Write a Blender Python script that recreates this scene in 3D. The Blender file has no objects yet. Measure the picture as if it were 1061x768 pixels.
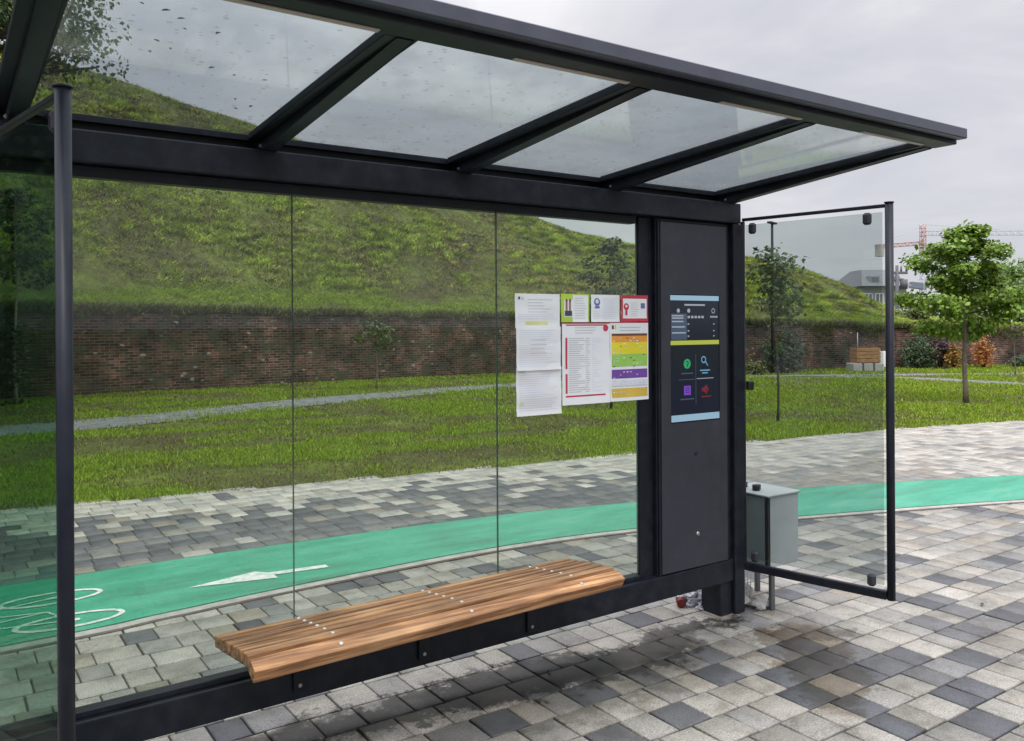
import bpy, bmesh, math, random
import numpy as np
from mathutils import Vector, Matrix, noise
random.seed(7); rng = np.random.default_rng(7)
sc = bpy.context.scene
COL = sc.collection
R = math.radians

# ------------------------------------------------------------------ materials
def new_mat(name):
    m = bpy.data.materials.new(name); m.use_nodes = True
    nt = m.node_tree
    return m, nt, nt.nodes['Principled BSDF']
def N(nt, t, **k):
    n = nt.nodes.new(t)
    for a, b in k.items(): setattr(n, a, b)
    return n
def L(nt, a, b): nt.links.new(a, b)
def noise_node(nt, scale, detail=3, rough=.55, coord='Object', stretch=None):
    tc = N(nt, 'ShaderNodeTexCoord'); o = tc.outputs[coord]
    if stretch:
        mp = N(nt, 'ShaderNodeMapping'); mp.inputs['Scale'].default_value = stretch
        L(nt, o, mp.inputs['Vector']); o = mp.outputs[0]
    n = N(nt, 'ShaderNodeTexNoise'); n.inputs['Scale'].default_value = scale
    n.inputs['Detail'].default_value = detail; n.inputs['Roughness'].default_value = rough
    L(nt, o, n.inputs['Vector']); return n
def ramp(nt, fac, stops):
    r = N(nt, 'ShaderNodeValToRGB'); e = r.color_ramp.elements
    while len(e) < len(stops): e.new(.5)
    for i, (p, c) in enumerate(stops):
        e[i].position = p; e[i].color = (c[0], c[1], c[2], 1)
    L(nt, fac, r.inputs[0]); return r
def bump(nt, p, h, strength=.3, dist=.01):
    b = N(nt, 'ShaderNodeBump'); b.inputs['Strength'].default_value = strength; b.inputs['Distance'].default_value = dist
    L(nt, h, b.inputs['Height']); L(nt, b.outputs[0], p.inputs['Normal'])
def mixc(nt, fac, a, b, mode='MIX'):
    m = N(nt, 'ShaderNodeMix', data_type='RGBA', blend_type=mode)
    for s, v in ((0, fac), (6, a), (7, b)):
        if hasattr(v, 'links'): L(nt, v, m.inputs[s])
        elif s == 0: m.inputs[0].default_value = v
        else: m.inputs[s].default_value = (v[0], v[1], v[2], 1)
    return m.outputs[2]
def simple(name, c, rough=.5, metal=0., var=.12, scale=6., bmp=0., spec=.5, coord='Object'):
    m, nt, p = new_mat(name)
    n = noise_node(nt, scale, 4, .6, coord)
    lo = tuple(max(0, v*(1-var)) for v in c); hi = tuple(v*(1+var) for v in c)
    r = ramp(nt, n.outputs[0], [(.3, lo), (.7, hi)])
    L(nt, r.outputs[0], p.inputs['Base Color'])
    p.inputs['Roughness'].default_value = rough; p.inputs['Metallic'].default_value = metal
    p.inputs['Specular IOR Level'].default_value = spec
    rr = N(nt, 'ShaderNodeMapRange'); rr.inputs[3].default_value = rough*.8; rr.inputs[4].default_value = min(1, rough*1.25)
    L(nt, n.outputs[0], rr.inputs[0]); L(nt, rr.outputs[0], p.inputs['Roughness'])
    if bmp: bump(nt, p, n.outputs[0], bmp, .004)
    return m
def glass_mat(name, tint, dirt_haze=.05, rough=.01, ior=1.38, drops=False):
    m = bpy.data.materials.new(name); m.use_nodes = True; nt = m.node_tree; nt.nodes.clear()
    out = N(nt, 'ShaderNodeOutputMaterial')
    t = N(nt, 'ShaderNodeBsdfTransparent'); t.inputs[0].default_value = (*tint, 1)
    g = N(nt, 'ShaderNodeBsdfGlossy'); g.inputs['Roughness'].default_value = rough
    fr = N(nt, 'ShaderNodeFresnel')
    ge = N(nt, 'ShaderNodeNewGeometry'); io = N(nt, 'ShaderNodeMapRange'); io.inputs[3].default_value = ior; io.inputs[4].default_value = 1/ior
    L(nt, ge.outputs['Backfacing'], io.inputs[0]); L(nt, io.outputs[0], fr.inputs[0])      # same air-to-glass reflectance on either face
    mx = N(nt, 'ShaderNodeMixShader'); L(nt, fr.outputs[0], mx.inputs[0]); L(nt, t.outputs[0], mx.inputs[1]); L(nt, g.outputs[0], mx.inputs[2])
    d = N(nt, 'ShaderNodeBsdfDiffuse'); d.inputs[0].default_value = (.5, .5, .48, 1)
    n = noise_node(nt, 3.0, 5, .65, 'Object', (1, 1, .35))
    mr = N(nt, 'ShaderNodeMapRange'); mr.inputs[1].default_value = .45; mr.inputs[2].default_value = .8; mr.inputs[3].default_value = dirt_haze*.25; mr.inputs[4].default_value = dirt_haze*1.6
    L(nt, n.outputs[0], mr.inputs[0])
    df = mr.outputs[0]
    if drops:                                  # rain drops and dried spots lying on the pane
        v = N(nt, 'ShaderNodeTexVoronoi'); v.inputs['Scale'].default_value = 34; v.inputs['Randomness'].default_value = 1
        L(nt, N(nt, 'ShaderNodeTexCoord').outputs['Object'], v.inputs['Vector'])
        sp = N(nt, 'ShaderNodeSeparateColor'); L(nt, v.outputs['Color'], sp.inputs[0])
        rad = N(nt, 'ShaderNodeMapRange'); rad.inputs[1].default_value = .55; rad.inputs[2].default_value = 1.; rad.inputs[3].default_value = -.05; rad.inputs[4].default_value = .32; L(nt, sp.outputs[0], rad.inputs[0])
        lt_ = N(nt, 'ShaderNodeMath', operation='LESS_THAN'); L(nt, v.outputs['Distance'], lt_.inputs[0]); L(nt, rad.outputs[0], lt_.inputs[1])
        ml = N(nt, 'ShaderNodeMath', operation='MULTIPLY'); L(nt, lt_.outputs[0], ml.inputs[0]); ml.inputs[1].default_value = .22
        ad = N(nt, 'ShaderNodeMath', operation='ADD'); L(nt, ml.outputs[0], ad.inputs[0]); L(nt, df, ad.inputs[1]); df = ad.outputs[0]
    m2 = N(nt, 'ShaderNodeMixShader'); L(nt, df, m2.inputs[0]); L(nt, mx.outputs[0], m2.inputs[1]); L(nt, d.outputs[0], m2.inputs[2])
    L(nt, m2.outputs[0], out.inputs[0]); return m
def attr_mat(name, rough=.6, transl=0., noise_scale=0, noise_amt=.2, spec=.3):
    """base colour from the mesh's own 'col' attribute (leaves, blades, pavers)"""
    m, nt, p = new_mat(name)
    a = N(nt, 'ShaderNodeAttribute'); a.attribute_name = 'col'
    c = a.outputs[0]
    if noise_scale:
        n = noise_node(nt, noise_scale, 3, .7)
        r = ramp(nt, n.outputs[0], [(.25, (1-noise_amt,)*3), (.75, (1+noise_amt,)*3)])
        c = mixc(nt, 1., c, r.outputs[0], 'MULTIPLY')
    L(nt, c, p.inputs['Base Color']); p.inputs['Roughness'].default_value = rough
    p.inputs['Specular IOR Level'].default_value = spec
    if transl:
        t = N(nt, 'ShaderNodeBsdfTranslucent'); L(nt, c, t.inputs[0])
        mx = N(nt, 'ShaderNodeMixShader'); mx.inputs[0].default_value = transl
        L(nt, p.outputs[0], mx.inputs[1]); L(nt, t.outputs[0], mx.inputs[2])
        L(nt, mx.outputs[0], nt.nodes['Material Output'].inputs[0])
    return m
def emit_mat(name, c, s=1.):
    m, nt, p = new_mat(name); s *= .62
    p.inputs['Base Color'].default_value = (.01, .01, .012, 1); p.inputs['Roughness'].default_value = .12
    p.inputs['Emission Color'].default_value = (*c, 1); p.inputs['Emission Strength'].default_value = s
    return m

METAL = simple('anthracite_paint', (.0095, .0115, .018), .42, 0, .25, 14, .02, .24)
METAL_SOFT = simple('anthracite_panel', (.033, .035, .046), .5, 0, .1, 5, .02, .32)
BLACK = simple('black_rubber', (.008, .008, .009), .6, 0, .2, 20)
STEEL = simple('bare_steel', (.55, .56, .57), .35, .9, .15, 30)
GREYSTEEL = simple('grey_steel', (.3, .31, .32), .45, .5, .15, 30)
GLASS = glass_mat('clear_safety_glass', (.805, .85, .815), .018)
GLASS_SIDE = glass_mat('tinted_side_glass', (.79, .825, .815), .03)
GLASS_DARK = glass_mat('dark_tinted_glass', (.56, .69, .63), .004, .01, 1.045)  # deep tint darkens the pane, surface reflection kept very low
GLASS_ROOF = glass_mat('wet_roof_glass', (.83, .875, .885), .11, .05, 1.38, True)  # dirt layer raised to paint the pale haze of the wet panes
SEAL = simple('glass_edge', (.10, .135, .12), .2, 0, .1, 20)
POSTM = simple('post_paint', (.011, .0145, .024), .4, 0, .15, 10, .02, .28)
STRIP = simple('led_diffuser', (.5, .45, .41), .5, 0, .05, 10)

def dusty(m, c, amt):
    nt = m.node_tree; p = nt.nodes['Principled BSDF']; src = p.inputs['Base Color'].links[0].from_socket
    a = noise_node(nt, 5, 7, .75, 'Object', (1, 1, .16)); b = noise_node(nt, 14, 5, .6)
    mu = N(nt, 'ShaderNodeMath', operation='MULTIPLY'); L(nt, a.outputs[0], mu.inputs[0]); L(nt, b.outputs[0], mu.inputs[1])
    r = ramp(nt, mu.outputs[0], [(.22, (0, 0, 0)), (.42, (amt,)*3)])
    L(nt, mixc(nt, r.outputs[0], src, c), p.inputs['Base Color'])
dusty(METAL, (.07, .07, .07), .13); dusty(METAL_SOFT, (.10, .10, .10), .13); dusty(POSTM, (.08, .08, .08), .12)

# ------------------------------------------------------------------ object helpers
def link(o, parent=None):
    COL.objects.link(o)
    if parent is not None: o.parent = parent
    return o
def tag(o, label=None, cat=None, group=None, kind=None):
    if label: o['label'] = label
    if cat: o['category'] = cat
    if group: o['group'] = group
    if kind: o['kind'] = kind
    return o
def empty(name, loc, label, cat, group=None, rz=0):
    o = bpy.data.objects.new(name, None); o.empty_display_size = .2
    o.location = loc; o.rotation_euler = (0, 0, rz); COL.objects.link(o)
    return tag(o, label, cat, group)
def obj(name, bm, mats, parent=None, smooth=False, local=True):
    """local=False: the mesh is in world coordinates and the parent sits at its own location"""
    me = bpy.data.meshes.new(name)
    bmesh.ops.recalc_face_normals(bm, faces=bm.faces)
    if not local and parent is not None:
        bmesh.ops.transform(bm, matrix=parent.matrix_basis.inverted(), verts=bm.verts)
    bm.to_mesh(me); bm.free()
    for m in (mats if isinstance(mats, (list, tuple)) else [mats]): me.materials.append(m)
    if smooth:
        for p in me.polygons: p.use_smooth = True
    return link(bpy.data.objects.new(name, me), parent)
def raw(name, verts, faces, mats, parent=None, col=None, fmat=None):
    me = bpy.data.meshes.new(name)
    verts = np.asarray(verts, np.float32); nv = len(verts)
    if isinstance(faces, np.ndarray):
        k = faces.shape[1]; nf = len(faces)
        me.vertices.add(nv); me.vertices.foreach_set('co', verts.ravel())
        me.loops.add(nf*k); me.loops.foreach_set('vertex_index', faces.ravel().astype(np.int32))
        me.polygons.add(nf); me.polygons.foreach_set('loop_start', np.arange(0, nf*k, k, dtype=np.int32))
        me.update(calc_edges=True)
    else:
        me.from_pydata(verts.tolist(), [], faces)
    for m in (mats if isinstance(mats, (list, tuple)) else [mats]): me.materials.append(m)
    if col is not None:
        a = me.color_attributes.new('col', 'FLOAT_COLOR', 'POINT')
        c = np.ones((nv, 4), np.float32); c[:, :3] = col
        a.data.foreach_set('color', c.ravel())
    if fmat is not None: me.polygons.foreach_set('material_index', np.asarray(fmat, np.int32))
    me.validate()
    return link(bpy.data.objects.new(name, me), parent)
def box(bm, x0, x1, y0, y1, z0, z1, bev=.003, mat=0, M=None, seg=1):
    vs = [bm.verts.new((x, y, z)) for x in (x0, x1) for y in (y0, y1) for z in (z0, z1)]
    q = [(0, 1, 3, 2), (4, 6, 7, 5), (0, 4, 5, 1), (2, 3, 7, 6), (0, 2, 6, 4), (1, 5, 7, 3)]
    fs = [bm.faces.new([vs[i] for i in f]) for f in q]
    for f in fs: f.material_index = mat
    if bev:
        es = list({e for f in fs for e in f.edges})
        r = bmesh.ops.bevel(bm, geom=es, offset=min(bev, .45*min(abs(x1-x0), abs(y1-y0), abs(z1-z0))), segments=seg, affect='EDGES', profile=.6)
        for f in r['faces']: f.material_index = mat
        vs = list({v for f in r['faces'] for v in f.verts})
    if M is not None: bmesh.ops.transform(bm, matrix=M, verts=vs)
    return bm
def bar(bm, a, b, w, h, bev=.003, mat=0, up=(0, 0, 1)):
    """box bar from a to b, w across, h along 'up'"""
    a, b = Vector(a), Vector(b); d = b-a; l = d.length; x = d/l
    y = Vector(up).cross(x).normalized(); z = x.cross(y)
    M = Matrix((x, y, z)).transposed().to_4x4(); M.translation = a
    return box(bm, 0, l, -w/2, w/2, -h/2, h/2, bev, mat, M)
def tube(bm, pts, rad, seg=10, mat=0, cap=True):
    pts = [Vector(p) for p in pts]; n = len(pts)
    rad = rad if hasattr(rad, '__len__') else [rad]*n
    rings = []
    for i, p in enumerate(pts):
        d = (pts[min(i+1, n-1)]-pts[max(i-1, 0)]).normalized()
        a = d.cross(Vector((0, 0, 1)) if abs(d.z) < .9 else Vector((1, 0, 0))).normalized(); b = d.cross(a)
        rings.append([bm.verts.new(p+(a*math.cos(t)+b*math.sin(t))*rad[i]) for t in [2*math.pi*k/seg for k in range(seg)]])
    for r0, r1 in zip(rings, rings[1:]):
        for k in range(seg):
            f = bm.faces.new((r0[k], r0[(k+1) % seg], r1[(k+1) % seg], r1[k])); f.material_index = mat; f.smooth = True
    if cap:
        for r in (rings[0], rings[-1]):
            f = bm.faces.new(r); f.material_index = mat
    return bm
B = bmesh.new

# ------------------------------------------------------------------ camera, sky, sun
F = 880.; VPX = 1815.; CX = 530.5
phi = math.atan((VPX-CX)/F)
cam = bpy.data.cameras.new('camera'); co = bpy.data.objects.new('camera', cam); COL.objects.link(co); sc.camera = co
cam.sensor_width = 36; cam.lens = 36*F/1061; cam.shift_y = -46/1061; cam.clip_end = 3000; cam.clip_start = .05
fwd = Vector((math.cos(phi), math.sin(phi), 0)); rt = Vector((math.sin(phi), -math.cos(phi), 0)); up = Vector((0, 0, 1))
ro = .006
r2 = rt*math.cos(ro)-up*math.sin(ro); u2 = up*math.cos(ro)+rt*math.sin(ro)
Mc = Matrix((r2, u2, -fwd)).transposed().to_4x4(); Mc.translation = (0, 0, 1.65)
co.matrix_world = Mc

SUN_EL, SUN_AZ = R(58), R(200)         # high, diffuse, behind the camera's left shoulder
w = bpy.data.worlds.new('World'); sc.world = w; w.use_nodes = True; nt = w.node_tree
bg = nt.nodes['Background']
sky = N(nt, 'ShaderNodeTexSky', sky_type='NISHITA'); sky.sun_disc = False
sky.sun_elevation = SUN_EL; sky.sun_rotation = SUN_AZ
tc = N(nt, 'ShaderNodeTexCoord'); mp = N(nt, 'ShaderNodeMapping'); mp.inputs['Scale'].default_value = (1, 1, 3.2)
L(nt, tc.outputs['Generated'], mp.inputs[0])
cn = N(nt, 'ShaderNodeTexNoise'); cn.inputs['Scale'].default_value = 3.1; cn.inputs['Detail'].default_value = 7; cn.inputs['Roughness'].default_value = .55; cn.inputs['Distortion'].default_value = .5
L(nt, mp.outputs[0], cn.inputs['Vector'])
cr = ramp(nt, cn.outputs[0], [(.30, (5.2, 5.3, 5.75)), (.45, (5.9, 5.9, 6.35)), (.56, (6.6, 6.55, 6.85)), (.68, (7.9, 7.8, 8.0))])
sx = N(nt, 'ShaderNodeSeparateXYZ'); L(nt, tc.outputs['Generated'], sx.inputs[0])
zr = N(nt, 'ShaderNodeMapRange', interpolation_type='SMOOTHSTEP'); zr.inputs[1].default_value = .30; zr.inputs[2].default_value = .95; zr.inputs[3].default_value = .98; zr.inputs[4].default_value = 4.2
L(nt, sx.outputs[2], zr.inputs[0])
cl = mixc(nt, 1., cr.outputs[0], zr.outputs[0], 'MULTIPLY')
L(nt, mixc(nt, .93, sky.outputs[0], cl), bg.inputs[0]); bg.inputs[1].default_value = .1
sd = bpy.data.lights.new('sun', 'SUN'); sd.energy = 1.5; sd.angle = R(25); sd.color = (1, .97, .93)
so = bpy.data.objects.new('sun', sd); COL.objects.link(so)
# Nishita sun_rotation turns clockwise from +Y
sdir = Vector((math.sin(SUN_AZ)*math.cos(SUN_EL), math.cos(SUN_AZ)*math.cos(SUN_EL), math.sin(SUN_EL)))
so.rotation_euler = sdir.to_track_quat('Z', 'Y').to_euler(); so.location = (0, -5, 20)
sc.view_settings.view_transform = 'Standard'; sc.view_settings.look = 'None'; sc.view_settings.exposure = .28; sc.view_settings.gamma = 1

# ------------------------------------------------------------------ curves on the ground
def catmull(pts, n=10):
    P = [np.array(p, float) for p in pts]; P = [2*P[0]-P[1]]+P+[2*P[-1]-P[-2]]; out = []
    for i in range(1, len(P)-2):
        for t in np.linspace(0, 1, n, endpoint=False):
            a, b, c, d = P[i-1:i+3]
            out.append(.5*((2*b)+(-a+c)*t+(2*a-5*b+4*c-d)*t*t+(-a+3*b-3*c+d)*t**3))
    out.append(P[-2]); return np.array(out)
NEAR = catmull([(-10, 5.08), (-4, 5.09), (.3, 5.13), (1.06, 5.18), (1.9, 5.25), (3.4, 5.29), (4.76, 5.10), (6.14, 4.62), (8.4, 3.83), (11, 2.6), (15, .3), (22, -5)])
FAR = catmull([(-10, 6.36), (-4, 6.35), (.4, 6.32), (1.3, 6.32), (2.28, 6.29), (4.09, 6.15), (5.39, 5.86), (7.23, 5.38), (9.6, 4.50), (12.4, 3.35), (17, 1.1), (25, -4.4)])
EDGE = catmull([(-14, 9.9), (-6, 9.4), (.53, 8.96), (1.71, 8.82), (3.1, 8.62), (5.44, 8.30), (7.4, 8.12), (9.43, 7.95), (12.58, 7.55), (15.2, 6.95), (20, 5.4), (30, 1), (40, -6)])
fnear = lambda x: np.interp(x, NEAR[:, 0], NEAR[:, 1]); ffar = lambda x: np.interp(x, FAR[:, 0], FAR[:, 1]); fedge = lambda x: np.interp(x, EDGE[:, 0], EDGE[:, 1])

# ------------------------------------------------------------------ ground sheet
def mat_soil():
    m, nt, p = new_mat('lawn_soil')
    n = noise_node(nt, .55, 6, .65); n2 = noise_node(nt, 9, 4, .7)
    r = ramp(nt, n.outputs[0], [(.35, (.075, .06, .034)), (.5, (.085, .095, .028)), (.68, (.14, .19, .026))])
    r2 = ramp(nt, n2.outputs[0], [(.3, (.6, .6, .6)), (.7, (1.3, 1.3, 1.3))])
    L(nt, mixc(nt, 1., r.outputs[0], r2.outputs[0], 'MULTIPLY'), p.inputs['Base Color'])
    p.inputs['Roughness'].default_value = .95; p.inputs['Specular IOR Level'].default_value = .1
    bump(nt, p, n2.outputs[0], .8, .05); return m
SOIL = mat_soil()
bm = B(); S = 1500
vs = [bm.verts.new(p) for p in ((-S, -S, -.03), (S, -S, -.03), (S, S, -.03), (-S, S, -.03))]; bm.faces.new(vs)
tag(obj('ground', bm, SOIL), kind='structure')

# ------------------------------------------------------------------ paving
def paver_mat():
    m, nt, p = new_mat('concrete_paver')
    a = N(nt, 'ShaderNodeAttribute'); a.attribute_name = 'col'
    n = noise_node(nt, 120, 4, .85); n2 = noise_node(nt, 4.5, 7, .72)
    r = ramp(nt, n.outputs[0], [(.36, (.38, .38, .39)), (.46, (.92, .92, .92)), (.54, (1.04, 1.04, 1.04)), (.64, (1.6, 1.58, 1.53))])
    r2 = ramp(nt, n2.outputs[0], [(.36, (.62, .61, .585)), (.5, (.97, .97, .965)), (.64, (1.13, 1.13, 1.13))])
    c = mixc(nt, 1., mixc(nt, 1., a.outputs[0], r.outputs[0], 'MULTIPLY'), r2.outputs[0], 'MULTIPLY')
    geo = N(nt, 'ShaderNodeNewGeometry')
    nw = noise_node(nt, 5.5, 9, .82)
    sub = N(nt, 'ShaderNodeVectorMath', operation='SUBTRACT'); L(nt, nw.outputs['Color'], sub.inputs[0]); sub.inputs[1].default_value = (.5, .5, .5)
    scl = N(nt, 'ShaderNodeVectorMath', operation='SCALE'); L(nt, sub.outputs[0], scl.inputs[0]); scl.inputs['Scale'].default_value = .72
    add = N(nt, 'ShaderNodeVectorMath', operation='ADD'); L(nt, geo.outputs['Position'], add.inputs[0]); L(nt, scl.outputs[0], add.inputs[1])
    rough = None
    # damp and spilt stains lying on the paving: (centre, radii, angle, strength, colour)
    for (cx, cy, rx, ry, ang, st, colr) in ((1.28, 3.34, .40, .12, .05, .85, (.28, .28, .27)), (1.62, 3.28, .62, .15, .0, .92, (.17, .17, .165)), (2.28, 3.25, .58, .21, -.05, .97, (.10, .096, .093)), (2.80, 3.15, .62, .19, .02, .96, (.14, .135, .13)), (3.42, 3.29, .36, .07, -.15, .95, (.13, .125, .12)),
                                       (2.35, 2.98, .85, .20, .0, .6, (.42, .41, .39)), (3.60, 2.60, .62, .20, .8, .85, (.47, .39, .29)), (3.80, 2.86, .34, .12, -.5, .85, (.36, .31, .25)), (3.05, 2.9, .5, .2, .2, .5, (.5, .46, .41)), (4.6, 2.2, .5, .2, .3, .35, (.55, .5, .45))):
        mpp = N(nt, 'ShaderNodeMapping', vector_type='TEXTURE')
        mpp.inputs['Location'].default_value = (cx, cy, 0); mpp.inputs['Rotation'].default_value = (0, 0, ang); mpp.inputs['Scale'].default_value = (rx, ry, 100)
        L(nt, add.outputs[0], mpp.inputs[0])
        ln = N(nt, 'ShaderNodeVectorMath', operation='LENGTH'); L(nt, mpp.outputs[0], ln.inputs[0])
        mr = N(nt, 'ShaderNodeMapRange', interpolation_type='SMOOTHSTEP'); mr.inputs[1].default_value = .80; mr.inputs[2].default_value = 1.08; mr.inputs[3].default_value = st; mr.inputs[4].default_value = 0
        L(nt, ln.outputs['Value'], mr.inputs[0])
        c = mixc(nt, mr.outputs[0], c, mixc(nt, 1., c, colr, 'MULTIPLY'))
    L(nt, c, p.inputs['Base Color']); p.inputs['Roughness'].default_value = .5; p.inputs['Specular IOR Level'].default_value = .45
    bump(nt, p, n.outputs[0], .35, .004); return m
PAVER = paver_mat()
JOINT = simple('joint_sand', (.055, .05, .042), .95, 0, .35, 40, .3, .1)
# bedding sheet under the pavers, up to the lawn edge
xs = np.concatenate([np.linspace(-14, 22, 120), [30, 40]])
V = []; Fc = []
for x in xs: V += [(x, -14, -.012), (x, float(fedge(x))+.03, -.012)]
for i in range(len(xs)-1): Fc.append((2*i, 2*i+2, 2*i+3, 2*i+1))
paving = tag(raw('paving', V, Fc, JOINT), kind='structure')
def build_pavers():
    P, C, FARF = [], [], []
    pitch = .193; y0 = 2.67-pitch*40
    LIGHT = [(.318, .304, .28), (.29, .282, .266), (.355, .34, .314), (.255, .25, .24), (.305, .287, .258)]
    MID = [(.215, .21, .20), (.24, .228, .207), (.185, .186, .19), (.25, .225, .19)]
    DARK = [(.088, .092, .106), (.105, .109, .12), (.076, .08, .094), (.125, .126, .134)]
    rr = random.Random(12)
    for r in range(150):
        ya = y0+r*pitch; yb = ya+pitch; ym = (ya+yb)/2
        if ym > 10.2: break
        x = -7+rr.random()*.2
        while x < 26:
            wd = rr.choice((.145, .145, .165, .19, .19, .215)); xa, xb = x, x+wd; x = xb
            xm = (xa+xb)/2
            dep = xm*fwd.x+ym*fwd.y; lat = xm*rt.x+ym*rt.y
            if dep < .2 or abs(lat) > dep*.78+1.2: continue
            if yb > float(fedge(xm))+.17: continue
            if float(fnear(xm))+.1 < ya and yb < float(ffar(xm))-.02: continue
            far = ym > float(ffar(xm))
            u = rr.random()
            if far:
                v = (ym-float(ffar(xm)))/max(.3, float(fedge(xm))-float(ffar(xm)))      # 0 beside the lane, 1 at the lawn
                nz = noise.noise((xm*.55, ym*.75, 3.1))
                pl = min(.95, max(.05, v*1.25-.20+nz*.75+min(.32, max(0, (xm-5)*.05))))
                base = tuple(1.16*q for q in rr.choice(LIGHT)) if u < pl else (rr.choice(DARK) if rr.random() < .8 else tuple(.85*q for q in rr.choice(MID)))
                if u >= pl and xm > 7: base = rr.choice(MID)
            else:
                front = ym < 3.3
                if front and xm > 3.2:  pl, pm = .42, .32
                elif front: pl, pm = .54, .22
                else: pl, pm = .62, .18
                if xm > 5.5: pl, pm = .48, .36
                base = rr.choice(LIGHT) if u < pl else (rr.choice(MID) if u < pl+pm else rr.choice(DARK))
                if 3.35 > ym > 3.05 and xm < 3.3 and u < .9: base = rr.choice(LIGHT)
            FARF.append(far); k = .92+.16*rr.random(); base = tuple(b*k*q for b, q in zip(base, (.94, .92, .885)))
            g, bv = (.0022, .004) if far else (.0035, .005)
            dz = [(rr.random()-.5)*.0022 for _ in range(4)]; z = (rr.random()-.5)*.003
            jx = (rr.random()-.5)*.004
            q = [(xa+g+jx, ya+g), (xb-g+jx, ya+g), (xb-g+jx, yb-g), (xa+g+jx, yb-g)]
            ins = [(xa+g+bv+jx, ya+g+bv), (xb-g-bv+jx, ya+g+bv), (xb-g-bv+jx, yb-g-bv), (xa+g+bv+jx, yb-g-bv)]
            P.append([(*a, -.014) for a in q]+[(*a, z+d-.004) for a, d in zip(q, dz)]+[(*a, z+d) for a, d in zip(ins, dz)])
            C.append(base)
    P = np.array(P, np.float32); n = len(P)
    tmpl = [(8, 9, 10, 11)]+[(4+i, 4+(i+1) % 4, 8+(i+1) % 4, 8+i) for i in range(4)]+[(i, (i+1) % 4, 4+(i+1) % 4, 4+i) for i in range(4)]
    Fa = (np.array(tmpl)[None]+(np.arange(n)*12)[:, None, None]).reshape(-1, 4)
    cc = np.repeat(np.array(C)[:, None], 12, 1); ff = np.array(FARF)[:, None, None]; cc[:, :4] *= .45; cc[:, 4:8] *= np.where(ff, .9, .72)       # grime in the worn edges
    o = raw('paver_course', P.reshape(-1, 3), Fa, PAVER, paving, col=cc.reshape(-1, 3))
build_pavers()

# cycle lane and its kerb strips
def lane_mat():
    m, nt, p = new_mat('green_lane_surface')
    n = noise_node(nt, 1.6, 8, .72, 'Object', (.5, 1.9, 1)); n2 = noise_node(nt, 150, 3, .8)
    r = ramp(nt, n.outputs[0], [(.34, (.040, .165, .11)), (.43, (.028, .245, .148)), (.52, (.034, .295, .180)), (.60, (.055, .33, .215)), (.68, (.14, .30, .22))])
    r2 = ramp(nt, n2.outputs[0], [(.38, (.62, .66, .66)), (.62, (1.3, 1.26, 1.26))])
    L(nt, mixc(nt, 1., r.outputs[0], r2.outputs[0], 'MULTIPLY'), p.inputs['Base Color']); p.inputs['Roughness'].default_value = .38; p.inputs['Specular IOR Level'].default_value = .6
    bump(nt, p, n2.outputs[0], .2, .002); return m
LANE = lane_mat()
KERB = simple('kerb_concrete', (.33, .31, .285), .8, 0, .25, 9, .2)
KERB_RED = simple('red_brown_joint', (.095, .07, .06), .85, 0, .3, 12)
def ribbon(name, fa, fb, x0, x1, n, z, mat, parent=None, thick=.015):
    V = []; Q = []
    for x in np.linspace(x0, x1, n):
        a, b = float(fa(x)), float(fb(x))
        V += [(x, a, z), (x, b, z), (x, a, z-thick), (x, b, z-thick)]
    for i in range(n-1):
        k = 4*i
        Q += [(k, k+4, k+5, k+1), (k, k+2, k+6, k+4), (k+1, k+5, k+7, k+3)]
    return raw(name, V, Q, mat, parent)
lane = tag(ribbon('cycle_lane', lambda x: fnear(x)+.0, lambda x: ffar(x), -9, 20, 160, .010, LANE), kind='structure')
tag(ribbon('kerb_strip', lambda x: fnear(x)-.085, lambda x: fnear(x)-.012, -9, 20, 160, .007, KERB), kind='structure')
tag(ribbon('kerb_joint', lambda x: fnear(x)-.112, lambda x: fnear(x)-.085, -9, 20, 160, .0045, KERB_RED), kind='structure')
tag(ribbon('kerb_joint', lambda x: fnear(x)-.012, lambda x: fnear(x), -9, 20, 160, .0055, simple('dark_joint', (.045, .045, .042), .9)), kind='structure')
tag(ribbon('kerb_joint', lambda x: ffar(x), lambda x: ffar(x)+.03, -9, 20, 160, .0055, bpy.data.materials['dark_joint']), kind='structure')
def paint_mat():
    m, nt, p = new_mat('worn_white_paint')
    n = noise_node(nt, 22, 5, .75); r = ramp(nt, n.outputs[0], [(.36, (.22, .38, .29)), (.46, (.50, .51, .48)), (.62, (.62, .61, .585))])
    L(nt, r.outputs[0], p.inputs['Base Color']); p.inputs['Roughness'].default_value = .6; return m
PAINT = paint_mat()
def flat(bm, pts, z):
    bm.faces.new([bm.verts.new((x, y, z)) for x, y in pts])
def stroke(bm, pts, wd, z):
    pts = [np.array(p, float) for p in pts]; Lf, Rt = [], []
    for i, p in enumerate(pts):
        d = pts[min(i+1, len(pts)-1)]-pts[max(i-1, 0)]; d /= np.linalg.norm(d); n = np.array((-d[1], d[0]))*wd/2
        Lf.append(bm.verts.new((*(p+n), z))); Rt.append(bm.verts.new((*(p-n), z)))
    for i in range(len(pts)-1): bm.faces.new((Lf[i], Rt[i], Rt[i+1], Lf[i+1]))
bm = B(); Z = .0135
flat(bm, [(1.33, 5.575), (1.79, 5.685), (1.85, 5.61), (2.24, 5.565), (2.24, 5.495), (1.87, 5.54), (1.87, 5.46)], Z)
obj('arrow_marking', bm, PAINT, lane)
bm = B()
for cy, cx in ((5.34, .64), (5.84, .60)):
    stroke(bm, [(cx+.27*math.cos(t), cy+.115*math.sin(t)) for t in np.linspace(0, 2*math.pi, 41)], .032, Z)
    flat(bm, [(cx-.02, cy-.02), (cx+.05, cy-.02), (cx+.05, cy+.02), (cx-.02, cy+.02)], Z+.0003)
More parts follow.
